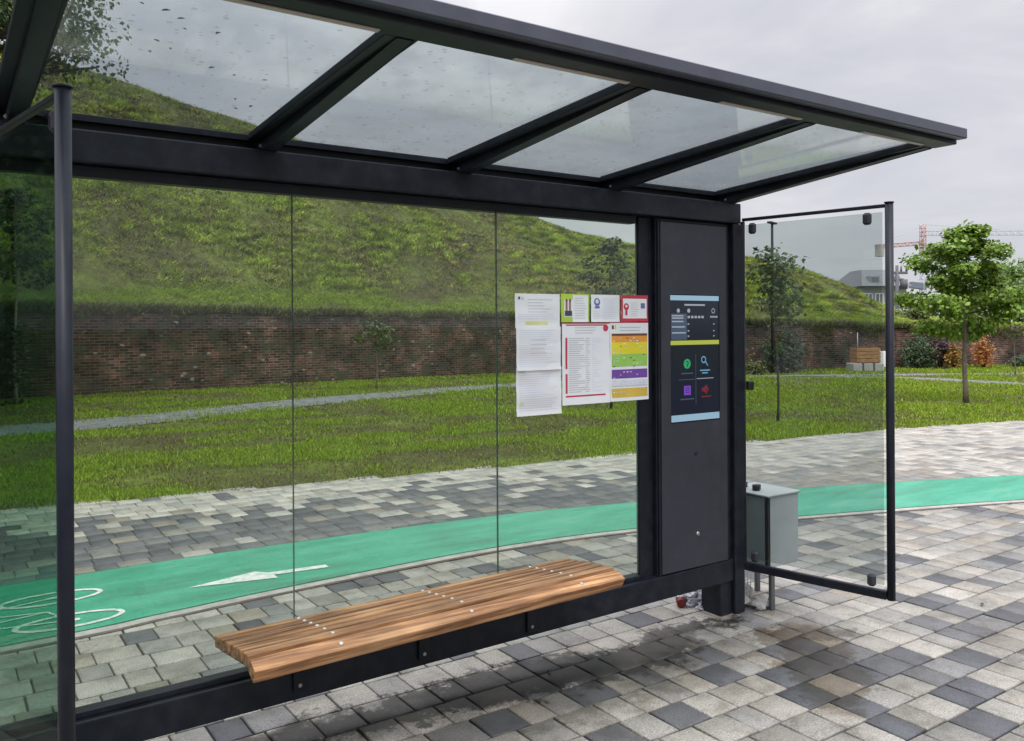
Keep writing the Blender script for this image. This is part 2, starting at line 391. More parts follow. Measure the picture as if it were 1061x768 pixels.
for pts in ([(.64, 5.34), (.02, 5.47), (-.02, 5.70), (.55, 5.57), (.02, 5.47)], [(.60, 5.84), (-.02, 5.70), (-.20, 5.74), (-.24, 5.83)], [(.64, 5.34), (.55, 5.57)], [(.02, 5.47), (-.14, 5.44)], [(-.14, 5.38), (-.14, 5.50)]):
    for a, b in zip(pts, pts[1:]): stroke(bm, [a, b], .018, Z+.0006+.0002*random.random())
obj('bicycle_marking', bm, PAINT, lane)

# footpaths across the lawn
PATH = simple('grey_path', (.13, .135, .135), .85, 0, .5, 4, .3)
def path(name, A, Bp):
    a = catmull(A, 12); b = catmull(Bp, 12)
    V = []; Q = []
    for p, q in zip(a, b): V += [(*p, -.018), (*q, -.018)]
    for i in range(len(a)-1): Q.append((2*i, 2*i+2, 2*i+3, 2*i+1))
    return tag(raw(name, V, Q, PATH), kind='structure')
P1A = [(-8, 14.0), (1.92, 15.5), (6.27, 17.2), (12.6, 18.9), (18.5, 18.6), (21.7, 17.5), (27.2, 14.6), (32, 11.4)]
P1B = [(-9, 15.6), (1.8, 17.2), (6.4, 18.9), (12.7, 20.4), (19.2, 20.0), (22.6, 18.5), (28.0, 15.3), (33, 12.0)]
path('footpath', P1A, P1B)
P2A = [(22.0, 17.2), (24.1, 14.7), (24.3, 12.6), (23.7, 10.8), (21.5, 7.5)]
P2B = [(22.8, 17.6), (25.1, 15.2), (25.4, 12.7), (24.9, 10.9), (22.6, 7.0)]
path('footpath', P2A, P2B)
PA1, PB1, PA2, PB2 = catmull(P1A, 12), catmull(P1B, 12), catmull(P2A, 12), catmull(P2B, 12)
def in_path(x, y):
    poly = lambda a, b: np.vstack([a, b[::-1]])
    ins = np.zeros(len(x), bool)
    for a, b in ((PA1, PB1), (PA2, PB2)):
        P = poly(a, b); c = np.zeros(len(x), bool)
        for (x0, y0), (x1, y1) in zip(P, np.roll(P, -1, 0)):
            if y0 == y1: continue
            cr_ = ((y0 > y) != (y1 > y)) & (x < (x1-x0)*(y-y0)/(y1-y0)+x0); c ^= cr_
        ins |= c
    return ins

# ------------------------------------------------------------------ rampart: brick wall and grass hill
SEC = np.array([
(-30,14.5,2.0, -31.5,16.3,2.6, -37,23,11.0), (-18,19.2,2.0, -19,21.2,2.65, -24,29,11.4),
(-7.96,21.85,2.02, -8.71,23.92,2.68, -11.73,32.19,11.9), (-4.21,22.51,2.02, -4.62,24.67,2.74, -6.24,33.32,12.2),
(-1.33,23.01,2.03, -1.45,25.21,2.79, -1.96,33.99,12.06), (1.37,23.48,2.03, 1.49,25.67,2.84, 2.01,34.46,11.56),
(2.94,23.75,2.04, 3.21,25.93,2.86, 4.29,34.67,11.24), (4.69,24.05,2.03, 5.11,26.21,2.82, 6.79,34.85,10.81),
(7.37,24.52,2.01, 8.01,26.63,2.76, 10.54,35.05,10.13), (10.13,24.83,1.98, 10.96,26.86,2.70, 14.29,35.01,9.39),
(13.18,24.90,1.94, 14.21,26.84,2.63, 18.33,34.62,8.48), (16.68,24.98,1.90, 17.90,26.81,2.55, 22.79,34.13,7.46),
(19.30,23.89,1.83, 20.68,25.60,2.43, 26.21,32.45,6.19), (21.12,22.82,1.77, 22.61,24.43,2.32, 28.59,30.89,5.55),
(22.83,21.61,1.72, 24.43,23.13,2.25, 30.82,29.18,5.24), (24.54,20.41,1.66, 26.23,21.82,2.18, 33.00,27.45,4.87),
(26.44,19.77,1.59, 28.20,21.09,2.10, 35.25,26.36,4.34), (28.07,19.28,1.52, 29.88,20.53,2.02, 37.14,25.51,3.65),
(29.33,18.91,1.48, 31.17,20.10,1.91, 38.57,24.87,2.90), (31.05,18.39,1.43, 32.95,19.51,1.73, 40.52,23.99,2.00),
(34.07,17.74,1.36, 36.02,18.75,1.63, 43.83,22.82,1.81), (37.36,17.03,1.29, 39.37,17.94,1.52, 47.37,21.59,1.60),
(44.26,15.38,1.18, 46.34,16.10,1.40, 54.66,18.99,1.44), (52.51,13.50,1.05, 54.64,14.05,1.26, 63.16,16.24,1.26)], float)
NS = len(SEC)
def hill_pt(s, t):
    """s: 0..NS-1 along the wall, t: 0 wall top, .25 terrace edge, 1 ridge (arrays)"""
    i = np.clip(s.astype(int), 0, NS-2); f = (s-i)[:, None]
    A = SEC[i]*(1-f)+SEC[i+1]*f
    W, T, Rg = A[:, 0:3], A[:, 3:6], A[:, 6:9]
    t = t[:, None]
    a = np.clip(t/.25, 0, 1); b = np.clip((t-.25)/.75, 0, 1)
    lo = W+(T-W)*a
    hi = T+(Rg-T)*b
    hi = hi.copy(); hi[:, 2] += (np.sin(b[:, 0]*math.pi)*.06*(Rg[:, 2]-T[:, 2]))
    return np.where(t < .25, lo, hi)
def vnoise(P, sc_):
    return np.array([noise.noise((p[0]*sc_, p[1]*sc_, p[2]*sc_)) for p in P])
def mat_hill():
    m, nt, p = new_mat('rough_slope_grass')
    n = noise_node(nt, .35, 6, .65); n2 = noise_node(nt, 4, 5, .75)
    r = ramp(nt, n.outputs[0], [(.36, (.085, .07, .04)), (.5, (.11, .12, .04)), (.66, (.17, .21, .045))])
    r2 = ramp(nt, n2.outputs[0], [(.3, (.5, .5, .5)), (.7, (1.35, 1.35, 1.3))])
    L(nt, mixc(nt, 1., r.outputs[0], r2.outputs[0], 'MULTIPLY'), p.inputs['Base Color'])
    p.inputs['Roughness'].default_value = .95; p.inputs['Specular IOR Level'].default_value = .1
    bump(nt, p, n2.outputs[0], 1., .15); return m
HILLM = mat_hill()
ns, ntt = (NS-1)*6+1, 30
ss, tt = np.meshgrid(np.linspace(0, NS-1, ns), np.linspace(0, 1, ntt), indexing='ij')
HP = hill_pt(ss.ravel(), tt.ravel())
HP[:, 2] += vnoise(HP, .5)*.16*np.minimum(1, tt.ravel()*5)
HP = HP.reshape(ns, ntt, 3)
dirs = HP[:, -1, :2]/np.linalg.norm(HP[:, -1, :2], axis=1, keepdims=True)
b1 = HP[:, -1].copy(); b1[:, :2] += dirs*6; b1[:, 2] -= .3
b2 = HP[:, -1].copy(); b2[:, :2] += dirs*40; b2[:, 2] = -.5
f0 = HP[:, 0].copy(); f0[:, 2] = -.4
HP = np.concatenate([f0[:, None], HP, b1[:, None], b2[:, None]], 1); nt2 = HP.shape[1]
ii, jj = np.meshgrid(np.arange(ns-1), np.arange(nt2-1), indexing='ij'); k = (ii*nt2+jj).ravel()
o = raw('hill', HP.reshape(-1, 3), np.stack([k, k+nt2, k+nt2+1, k+1], 1), HILLM)
for p in o.data.polygons: p.use_smooth = True
tag(o, kind='structure')

# brick wall
def brick_mat():
    m, nt, p = new_mat('old_brick')
    uv = N(nt, 'ShaderNodeUVMap'); uv.uv_map = 'UVMap'
    bt = N(nt, 'ShaderNodeTexBrick'); L(nt, uv.outputs[0], bt.inputs[0])
    bt.inputs['Color1'].default_value = (.040, .024, .022, 1); bt.inputs['Color2'].default_value = (.165, .078, .060, 1); bt.inputs['Mortar'].default_value = (.155, .142, .13, 1)
    bt.inputs['Scale'].default_value = 1; bt.inputs['Brick Width'].default_value = .24; bt.inputs['Row Height'].default_value = .075; bt.inputs['Mortar Size'].default_value = .008; bt.inputs['Bias'].default_value = -.25
    n = N(nt, 'ShaderNodeTexNoise'); n.inputs['Scale'].default_value = .9; n.inputs['Detail'].default_value = 7; n.inputs['Roughness'].default_value = .7; L(nt, uv.outputs[0], n.inputs['Vector'])
    r = ramp(nt, n.outputs[0], [(.36, (.35, .36, .40)), (.5, (.85, .82, .8)), (.63, (1.8, 1.6, 1.5))])
    c = mixc(nt, 1., bt.outputs[0], r.outputs[0], 'MULTIPLY')
    n3 = N(nt, 'ShaderNodeTexVoronoi'); n3.inputs['Scale'].default_value = 1; L(nt, N(nt, 'ShaderNodeMapping').outputs[0], n3.inputs['Vector'])
    mp3 = n3.inputs['Vector'].links[0].from_node; mp3.inputs['Scale'].default_value = (10, 19, 1); L(nt, uv.outputs[0], mp3.inputs[0])
    bright = ramp(nt, N(nt, 'ShaderNodeSeparateColor').outputs[0], [(.988, (0, 0, 0)), (.994, (.7, .7, .7))])
    L(nt, n3.outputs['Color'], bright.inputs[0].links[0].from_node.inputs[0])
    c = mixc(nt, bright.outputs[0], c, (.36, .33, .30))
    n4 = N(nt, 'ShaderNodeTexNoise'); n4.inputs['Scale'].default_value = 2.2; n4.inputs['Detail'].default_value = 5; L(nt, uv.outputs[0], n4.inputs['Vector'])
    g = ramp(nt, n4.outputs[0], [(.48, (0, 0, 0)), (.66, (.8, .8, .8))])
    c = mixc(nt, g.outputs[0], c, (.055, .062, .045))
    L(nt, c, p.inputs['Base Color']); p.inputs['Roughness'].default_value = .95; p.inputs['Specular IOR Level'].default_value = .15
    mxh = N(nt, 'ShaderNodeMath', operation='SUBTRACT'); L(nt, n.outputs[0], mxh.inputs[0]); L(nt, bt.outputs['Fac'], mxh.inputs[1])
    bump(nt, p, mxh.outputs[0], .7, .02); return m
BRICK = brick_mat()
S2 = np.linspace(0, NS-1, 260); WT = hill_pt(S2, np.zeros_like(S2))
dist = np.concatenate([[0], np.cumsum(np.linalg.norm(np.diff(WT[:, :2], axis=0), axis=1))])
tang = np.gradient(WT[:, :2], axis=0); tang /= np.linalg.norm(tang, axis=1, keepdims=True); nrm = np.stack([tang[:, 1], -tang[:, 0]], 1)   # towards the lawn
V, Q, UVs = [], [], []
ht = [.0, .25, .5, .75, 1.]
for i in range(len(S2)):
    for h in ht:
        z = -.1+(WT[i, 2]+.1+.05*noise.noise((dist[i]*.9, 0, 0))*(h == 1))*h
        off = .12+.10*(1-h)+.015*noise.noise((dist[i]*1.3, z*1.3, 0))
        V.append((*(WT[i, :2]+nrm[i]*off), z)); UVs.append((dist[i], z))
    V.append((*(WT[i, :2]-nrm[i]*.35), WT[i, 2])); UVs.append((dist[i], WT[i, 2]+.4))
K = len(ht)+1
for i in range(len(S2)-1):
    for j in range(K-1): Q.append((i*K+j, (i+1)*K+j, (i+1)*K+j+1, i*K+j+1))
o = raw('brick_wall', V, Q, BRICK)
uvl = o.data.uv_layers.new(name='UVMap')
for lp in o.data.loops: uvl.data[lp.index].uv = UVs[lp.vertex_index]
tag(o, 'long low weathered red brown brick retaining wall below the grass slope', 'wall')

# ------------------------------------------------------------------ grass blades
GRASS = attr_mat('grass_blade', .7, .25)
def blades(P, hgt, wid, col, lean, name, per=1, normal_up=None):
    n = len(P); ang = rng.uniform(0, 2*math.pi, n); la = rng.uniform(0, 2*math.pi, n); lm = rng.uniform(.1, 1, n)*lean
    d = np.stack([np.cos(ang), np.sin(ang), np.zeros(n)], 1)*wid[:, None]/2
    tip = np.stack([np.cos(la)*lm, np.sin(la)*lm, np.ones(n)], 1)*hgt[:, None]
    mid = P+tip*.55+np.stack([np.cos(la), np.sin(la), np.zeros(n)], 1)*(-.1*hgt*lm)[:, None]
    V = np.stack([P-d, P+d, mid+d*.7, mid-d*.7, P+tip], 1).reshape(-1, 3)
    b = np.arange(n)*5
    Fq = np.stack([b, b+1, b+2, b+3], 1); 
    Ft = np.stack([b+3, b+2, b+4, b+4], 1)
    me_faces = np.concatenate([np.stack([b, b+1, b+2], 1), np.stack([b, b+2, b+3], 1), np.stack([b+3, b+2, b+4], 1)])
    return raw(name, V, me_faces, GRASS, None, col=np.repeat(col, 5, 0))
def pal(n, cols, wts):
    c = np.array(cols)[rng.choice(len(cols), n, p=np.array(wts)/sum(wts))]
    return c*rng.uniform(.75, 1.25, (n, 1))
def wall_y(x): return np.interp(x, SEC[:, 0], SEC[:, 1])
# lawn
def lawn():
    n = 560000
    th = rng.uniform(phi-.70, phi+.75, n); r = np.exp(rng.uniform(math.log(7.5), math.log(42), n))
    x, y = r*np.cos(th), r*np.sin(th)
    ok = (y > fedge(x)+.0+rng.normal(0, .02, n)) & (y < wall_y(x)+.1) & (~in_path(x+rng.normal(0, .2, n), y+rng.normal(0, .34, n)) | (rng.uniform(0, 1, n) < .05))
    # bare earth ring round the young trees, thin patches
    for tx, ty, rad in ((18.07, 9.40, .9), (12.11, 9.54, .45), (11.2, 12.9, .4)):
        dd = np.hypot((x-tx), (y-ty)); ok &= rng.uniform(0, 1, n) < np.clip((dd/rad)**2, .12, 1)
    x, y, r = x[ok], y[ok], r[ok]; n = len(x)
    nz = np.array([noise.noise((a*.5, b*.5, 0)) for a, b in zip(x, y)])+.5*np.array([noise.noise((a*1.7, b*1.7, 5)) for a, b in zip(x, y)])
    nz -= np.clip(np.array([noise.noise((a*.22+3, b*1.1, 8)) for a, b in zip(x, y)])*1.5, 0, 1)*np.clip((12-x)/6, .25, 1)
    keep = rng.uniform(0, 1, n) < np.clip(.85+nz*1.2, .16, 1); x, y, r, nz = x[keep], y[keep], r[keep], nz[keep]; n = len(x)
    h = rng.uniform(.018, .046, n)*(1+.35*np.clip(nz, -.5, 1))*(.8+.03*r); wd = rng.uniform(.007, .013, n)*(r/8)
    green = pal(n, [(.205, .305, .022), (.255, .355, .026), (.15, .24, .020), (.32, .37, .04)], [4, 3, 3, 1.3])
    dry = pal(n, [(.17, .14, .062), (.11, .09, .045), (.19, .22, .045)], [2, 1, 2])
    f = np.clip((-nz+.02)*2.6, 0, .9); right = np.clip((x-9)/10, 0, 1); f *= (1-.6*right)
    col = np.where((rng.uniform(0, 1, n) < f)[:, None], dry, green)
    P = np.stack([x, y, np.where(y < fedge(x)+.25, -.006, -.022)], 1)
    tag(blades(P, h, wd, col, .9, 'lawn_grass'), kind='stuff')
lawn()
# slope
def slope_grass():
    n = 820000
    s = rng.uniform(1.2, NS-2, n); t = rng.uniform(0, 1.0, n)**.8
    P = hill_pt(s, t)
    nz = np.array([noise.noise((p[0]*.45, p[1]*.45, p[2]*.45)) for p in P])+.6*np.array([noise.noise((p[0]*1.6, p[1]*1.6, p[2]*1.6+9)) for p in P])
    n3 = np.array([noise.noise((p[0]*1.5, p[1]*1.5, p[2]*4.6+4)) for p in P])
    ok = rng.uniform(0, 1, n) < np.clip((.75+nz*.6+n3*1.5)*np.where(t < .27, 2.2, 1), .16, 1); nz = nz+.5*n3; P, nz, t = P[ok], nz[ok], t[ok]; n = len(P)
    P[:, 2] += -.03
    terr = t < .27
    h = np.where(terr, rng.uniform(.05, .13, n), rng.uniform(.05, .15, n)*(1+.6*np.clip(nz, -.6, 1))); wd = np.where(terr, .03, rng.uniform(.022, .055, n))
    lush = pal(n, [(.21, .265, .036), (.28, .34, .05), (.13, .18, .032), (.36, .38, .09)], [4, 2, 3, 1])
    dry = pal(n, [(.24, .19, .095), (.15, .125, .06), (.085, .075, .04), (.22, .21, .06)], [2, 2, 2, 2])
    ter = pal(n, [(.25, .335, .036), (.30, .37, .055), (.19, .27, .032)], [3, 2, 2])
    f = np.clip(.42-nz*1.3, .05, .85)
    col = np.where(terr[:, None], ter, np.where((rng.uniform(0, 1, n) < f)[:, None], dry, lush))
    n4 = np.array([noise.noise((p[0]*2.1+7, p[1]*2.1, p[2]*6.5)) for p in P])
    col = col*np.where(terr, np.clip(1+.35*n4, .6, 1.3), 1.2*np.clip(1+1.0*n3[ok]+1.0*n4, .40, 1.7))[:, None]
    # overhanging fringe along the top of the wall
    m = 26000; s2 = rng.uniform(1.2, NS-2, m); P2 = hill_pt(s2, rng.uniform(0, .03, m)); i = np.clip((s2/(NS-1)*(len(S2)-1)).astype(int), 0, len(S2)-1)
    P2[:, :2] += nrm[i]*rng.uniform(0, .26, m)[:, None]
    fr = np.array([noise.noise((p[0]*.8, p[1]*.8, 2)) for p in P2]); drop = rng.uniform(0, 1, m)**1.6*np.clip(.14+fr*1.1, .03, .95)
    P2[:, 2] += .06-drop
    h2 = rng.uniform(.08, .24, m); w2 = rng.uniform(.025, .05, m)
    c2 = pal(m, [(.12, .13, .04), (.07, .075, .028), (.16, .20, .035), (.11, .085, .045)], [3, 3, 2, 2])
    tag(blades(np.vstack([P, P2]), np.concatenate([h, h2]), np.concatenate([wd, w2]), np.vstack([col, c2]), 2.2, 'slope_grass'), kind='stuff')
slope_grass()

# ------------------------------------------------------------------ trees and bushes
LEAF = attr_mat('leaf', .5, .3, spec=.4)
BARK = simple('grey_bark', (.15, .12, .095), .9, 0, .35, 14, .6, .2)
BARK_D = simple('dark_bark', (.055, .048, .04), .9, 0, .35, 14, .6, .2)
BARK_P = simple('pale_bark', (.34, .27, .17), .85, 0, .25, 14, .4, .2)
def leaf_mesh(name, C, size, cols, parent, up=.5, out=None, seed=0):
    """C: leaf centres (n,3); every leaf is a folded five-point blade of real leaf size"""
    g = np.random.default_rng(seed); n = len(C)
    nr = g.normal(0, 1, (n, 3)); nr[:, 2] = np.abs(nr[:, 2])*up*2+.2
    if out is not None: nr += out*.9
    nr /= np.linalg.norm(nr, axis=1, keepdims=True)
    a = np.cross(nr, g.normal(0, 1, (n, 3))); a /= np.linalg.norm(a, axis=1, keepdims=True); b = np.cross(nr, a)
    s = (size*g.uniform(.6, 1.25, n))[:, None]
    V = np.stack([C-a*s*.5, C-b*s*.36-nr*s*.10+a*s*.02, C+a*s*.55-nr*s*.12, C+b*s*.36-nr*s*.10+a*s*.02], 1).reshape(-1, 3)
    i = np.arange(n)*4
    Fa = np.concatenate([np.stack([i, i+1, i+2], 1), np.stack([i, i+2, i+3], 1)])
    return raw(name, V, Fa, LEAF, parent, col=np.repeat(cols, 4, 0))
GREEN = [(.060, .115, .018), (.085, .15, .024), (.042, .080, .016), (.11, .18, .034)]
def tree(name, label, loc, height, trunk_h, rad, n_leaf, size, seed, cols=GREEN, wts=(3, 3, 2, 1.5), bark=BARK, tr=.05, group=None, lean=(0, 0), shape='oval', limbs=16, clump=.22, cat='tree', flat_=1., crown_c=None):
    g = random.Random(seed); gn = np.random.default_rng(seed)
    t = empty(name, (loc[0], loc[1], loc[2] if len(loc) > 2 else 0), label, cat, group)
    bm = B()
    top = height*.93
    ax = lambda z: Vector((lean[0]*z/height+.04*math.sin(z*1.7+seed)*min(1, z), lean[1]*z/height+.04*math.cos(z*1.3+seed)*min(1, z), z))
    zs = np.linspace(-.05, top, 12)
    tube(bm, [ax(z) for z in zs], [max(.006, tr*(1.25 if i == 0 else 1)*(1-.9*max(0, z)/height)) for i, z in enumerate(zs)], 9)
    pts = []
    for k in range(limbs):
        f = (k+.5)/limbs; z = trunk_h+(top-trunk_h)*(f**.9)*.95
        if shape == 'oval': prof = math.sin(math.pi*min(1, .22+.78*f*1.0))**.7
        elif shape == 'cone': prof = (.86+.28*math.sin(f*14+seed))*((1-f)**.62*.98+.10)*(1 if f > .12 else .8)
        elif shape == 'tier': prof = (.55+.45*math.sin(f*17+seed))*(1-.55*f)
        else: prof = 1.0
        prof *= g.uniform(.75, 1.12)
        an = k*2.4+g.uniform(-.5, .5); ln = rad*prof
        rise = ln*g.uniform(.25, .7)*flat_
        p0 = ax(z); p2 = p0+Vector((math.cos(an)*ln, math.sin(an)*ln, rise)); p1 = p0.lerp(p2, .5)+Vector((0, 0, -.12*ln+g.uniform(-.05, .05)*ln))
        r0 = max(.006, tr*.5*(1-.6*f))
        tube(bm, [p0, p1, p2], [r0, r0*.65, r0*.25], 6, cap=False)
        for q in np.linspace(.35, 1, 5): pts.append((p0.lerp(p1, q*2) if q < .5 else p1.lerp(p2, q*2-1), .7+.5*q))
        for j in range(3):
            q = g.uniform(.4, .85); c = p1.lerp(p2, q); a2 = an+g.choice((-1, 1))*g.uniform(.5, 1.2); l2 = ln*g.uniform(.25, .5)
            e = c+Vector((math.cos(a2)*l2, math.sin(a2)*l2, l2*g.uniform(.1, .7)*flat_))
            tube(bm, [c, e], [r0*.4, r0*.15], 5, cap=False); pts += [(e, .9), (c.lerp(e, .6), .9)]
    pts.append((ax(top), .8)); pts.append((ax(top*.97), .8))
    obj('trunk', bm, bark, t, smooth=True)
    P = np.array([tuple(p[0]) for p in pts]); wt = np.array([p[1] for p in pts])
    cen = ax((trunk_h+top)*.5)
    idx = gn.choice(len(P), n_leaf, p=wt/wt.sum()); shade = gn.uniform(.75, 1.2, len(P))
    C = P[idx]+np.clip(gn.normal(0, 1, (n_leaf, 3)), -1.7, 1.7)*np.array((1, 1, .62))*clump*rad*.75
    C = C[C[:, 2] > trunk_h*.82]; idx = idx[:len(C)]
    col = np.array(cols)[gn.choice(len(cols), len(C), p=np.array(wts)/sum(wts))]*gn.uniform(.8, 1.2, (len(C), 1))*shade[idx][:, None]
    out = C-np.array(tuple(cen)); out /= np.linalg.norm(out, axis=1, keepdims=True)+1e-6
    leaf_mesh('crown', C, size, col, t, .6, out, seed)
    return t
def bush(name, label, loc, rx, ry, h, n, size, cols, seed, group=None, cat='bush'):
    gn = np.random.default_rng(seed); g = random.Random(seed)
    t = empty(name, loc, label, cat, group)
    bm = B(); tips = []
    for k in range(26):
        a = g.uniform(0, 6.28); f = math.sqrt(g.random()); e = Vector((math.cos(a)*f*rx*.9, math.sin(a)*f*ry*.9, h*(1-.55*f*f)*g.uniform(.75, 1)))
        m = Vector((e.x*.4, e.y*.4, e.z*.55)); tube(bm, [(e.x*.1, e.y*.1, -.05), m, e], [.014, .010, .004], 5, cap=False)
        for q in (.0, .35, .7, 1): tips.append(tuple(m.lerp(e, q)))
        tips.append((e.x*.95, e.y*.95, e.z*.35)); 
    obj('stem', bm, BARK_D, t, smooth=True)
    P = np.array(tips); i = gn.choice(len(P), n); C = P[i]+gn.normal(0, 1, (n, 3))*np.array((rx, ry, h*.7))*.12
    C[:, 2] = np.maximum(C[:, 2], .03)
    sh = gn.uniform(.7, 1.25, len(P))
    col = np.array(cols)[gn.choice(len(cols), n)]*gn.uniform(.8, 1.2, (n, 1))*sh[i][:, None]
    out = C-np.array((0, 0, h*.3)); out /= np.linalg.norm(out, axis=1, keepdims=True)
    leaf_mesh('foliage', C, size, col, t, .6, out, seed); return t
BRIGHT = [(.12, .22, .026), (.17, .29, .036), (.07, .135, .020), (.23, .33, .06)]
tree('maple_tree', 'leafy green maple with slim straight trunk on the lawn beyond the glass side panel', (18.07, 9.40), 3.98, 1.22, 1.16, 15000, .10, 5, [(.15, .26, .028), (.21, .34, .04), (.09, .17, .022), (.28, .38, .07)], (3, 3, 2.4, 1.6), tr=.055, limbs=24, clump=.14, shape='cone', flat_=.7)
tree('young_tree', 'thin young tree with sparse tiered crown seen through the right glass panel', (12.11, 9.54), 3.15, 1.72, .85, 900, .10, 9, [(.09, .13, .045), (.07, .105, .035), (.11, .15, .05)], (2, 2, 1), BARK_D, .024, shape='tier', limbs=10, clump=.22, flat_=.5)
tree('young_tree', 'slender young tree with its trunk hidden behind the posted notices', (11.24, 12.91), 3.65, 1.5, .5, 1300, .10, 14, [(.05, .08, .022), (.04, .065, .02), (.07, .10, .03)], (2, 2, 1), BARK_D, .025, limbs=14, clump=.3)
tree('sapling', 'small sapling with pale bare stem beside the path, in front of the brick wall', (9.8, 20.7), 1.9, 1.0, .42, 500, .10, 21, [(.075, .11, .03), (.06, .09, .025)], (1, 1), BARK, .03, limbs=9, clump=.3)
tree('sapling', 'tall sapling with pale stem seen through the dark left glass panel', (1.55, 21.6), 5.1, 2.5, .85, 1500, .13, 22, [(.06, .10, .02), (.10, .14, .04), (.04, .07, .018)], (2, 1, 2), BARK_P, .045, limbs=13, clump=.24)
tree('sapling', 'bare thin sapling on the lawn near the right edge, before the orange shrubs', (28.8, 13.4), 1.75, 1.0, .3, 220, .09, 23, [(.10, .10, .04), (.08, .10, .03)], (1, 1), BARK, .022, limbs=7, clump=.3)
DARKG = [(.030, .058, .013), (.045, .082, .016), (.022, .042, .010), (.07, .12, .024)]
tree('large_tree', 'big dark broadleaf tree at the far left with branches reaching over the shelter roof', (-2.0, 19.2), 12.6, 5.0, 4.7, 110000, .105, 31, [(.05, .095, .022), (.07, .125, .026), (.035, .066, .016), (.10, .17, .036)], (3, 3, 2, 1), BARK_D, .24, limbs=105, clump=.085, flat_=.75)
tree('dark_tree', 'dense dark tree standing before the wall, glimpsed through the left glass panel', (-5.2, 19.8), 8.5, .5, 3.0, 15000, .20, 32, DARKG, (3, 2, 3, .6), BARK_D, .16, limbs=28, clump=.18)
tree('dark_tree', 'second dense dark tree added out of view on the left, mirrored in the left glass panel', (-8.6, 16.4), 9.0, .3, 3.4, 20000, .20, 33, DARKG, (3, 2, 3, .6), BARK_D, .16, limbs=28, clump=.18)  # unseen tree, placed and sized to darken the left pane's reflection
bush('shrub', 'tall dark green shrub added to darken the wall behind the dark left glass panel', (.35, 21.7, 0), 1.35, .8, 3.4, 9000, .11, [(.022, .042, .012), (.032, .058, .016), (.018, .032, .010)], 62)  # added shrub, darkens what shows through the left pane
BK = 'trees beyond the wall at the right'
tree('broadleaf_tree', 'spreading green tree behind the wall, right of the maple at the picture edge', (45.6, 19.6, 0), 4.7, .9, 2.9, 7000, .22, 41, BRIGHT, (3, 2, 2, 1), tr=.12, limbs=20, clump=.2, group=BK)
tree('broadleaf_tree', 'low green tree behind the wall, mostly hidden behind the maple crown', (43.2, 23.6, 0), 3.2, .5, 1.7, 2600, .22, 42, GREEN, (3, 3, 2, 1), tr=.1, limbs=16, clump=.22, group=BK)
tree('broadleaf_tree', 'tall darker green tree behind the wall, cut by the right picture edge', (52.5, 19.5, 0), 4.6, .9, 2.2, 3200, .26, 43, GREEN, (3, 2, 3, 1), tr=.12, limbs=18, clump=.2, group=BK)
bush('shrub', 'yellow green shrub just above the wall beside the right glass panel post', (34.6, 20.4, 1.5), 1.0, .9, 1.1, 1500, .13, [(.14, .17, .03), (.10, .15, .03)], 51)
bush('shrub', 'long pale yellow green shrub on top of the wall under the maple crown', (38.5, 19.6, 1.4), 2.3, 1.0, .75, 2400, .13, [(.15, .17, .04), (.12, .15, .035), (.10, .14, .03)], 52)
bush('shrub', 'pale green shrub on top of the wall at the right picture edge', (44.5, 17.0, 1.2), 2.2, 1.2, 1.0, 2600, .14, [(.13, .17, .035), (.09, .13, .03)], 53)
bush('shrub', 'rounded grey green bush in front of the wall beside the side panel post', (30.4, 17.6, 0), .75, .7, 1.35, 2600, .09, [(.06, .11, .04), (.045, .085, .03), (.08, .13, .05)], 54)
bush('shrub', 'dark purple leaved shrub between the green bush and the orange shrubs', (31.5, 17.35, 0), .72, .6, 1.25, 1900, .09, [(.075, .035, .045), (.055, .026, .035), (.10, .05, .055)], 55)
bush('shrub', 'low orange and yellow shrub left of the maple trunk, before the wall', (31.35, 16.75, 0), .42, .42, .95, 1300, .08, [(.36, .19, .03), (.30, .22, .04), (.42, .15, .03), (.12, .14, .03)], 56)
bush('shrub', 'round bright orange shrub right of the maple trunk, before the wall', (32.5, 16.25, 0), .55, .5, 1.2, 1700, .08, [(.46, .17, .035), (.40, .21, .05), (.34, .12, .03)], 57)
bush('shrub', 'low dark green creeping bush at the wall foot right of the orange shrub', (34.2, 15.6, 0), 1.1, .5, .45, 1300, .09, [(.03, .055, .02), (.045, .075, .025)], 58)
bush('shrub', 'large dense dark green bush behind the thin young tree, against the wall', (24.3, 18.9, 0), 1.0, .8, 1.55, 3600, .10, [(.035, .065, .025), (.05, .085, .03), (.028, .05, .022)], 59)
bush('shrub', 'small reddish orange shrub between the kiosk and the large dark bush', (22.8, 19.5, 0), .42, .4, 1.15, 900, .09, [(.20, .10, .04), (.15, .07, .04), (.12, .12, .04)], 60)
bush('shrub', 'low yellow green plant at the foot of the large dark bush', (22.7, 18.9, 0), .5, .4, .5, 700, .09, [(.12, .15, .03), (.15, .13, .03)], 61)

# ------------------------------------------------------------------ far things on the right
def lattice(bm, a, b, w, n, r, mat=0):
    a, b = Vector(a), Vector(b); d = (b-a); x = d.normalized(); y = x.cross(Vector((0, 0, 1)) if abs(x.z) < .9 else Vector((1, 0, 0))).normalized(); z = x.cross(y)
    cs = [y*w/2+z*w/2, -y*w/2+z*w/2, -y*w/2-z*w/2, y*w/2-z*w/2]
    for c in cs: tube(bm, [a+c, b+c], r, 5, mat)
    for i in range(n):
        p, q = a+d*i/n, a+d*(i+1)/n
        for k in range(4):
            c0, c1 = cs[k], cs[(k+1) % 4]
            tube(bm, [p+(c0 if i % 2 else c1), q+(c1 if i % 2 else c0)], r*.6, 4, mat); tube(bm, [p+c0, p+c1], r*.6, 4, mat)
CR_RED = simple('crane_hazed_red', (.48, .22, .20), .6); CR_GREY = simple('crane_grey', (.46, .48, .53), .6)  # red paled towards grey, distance haze put into the colour
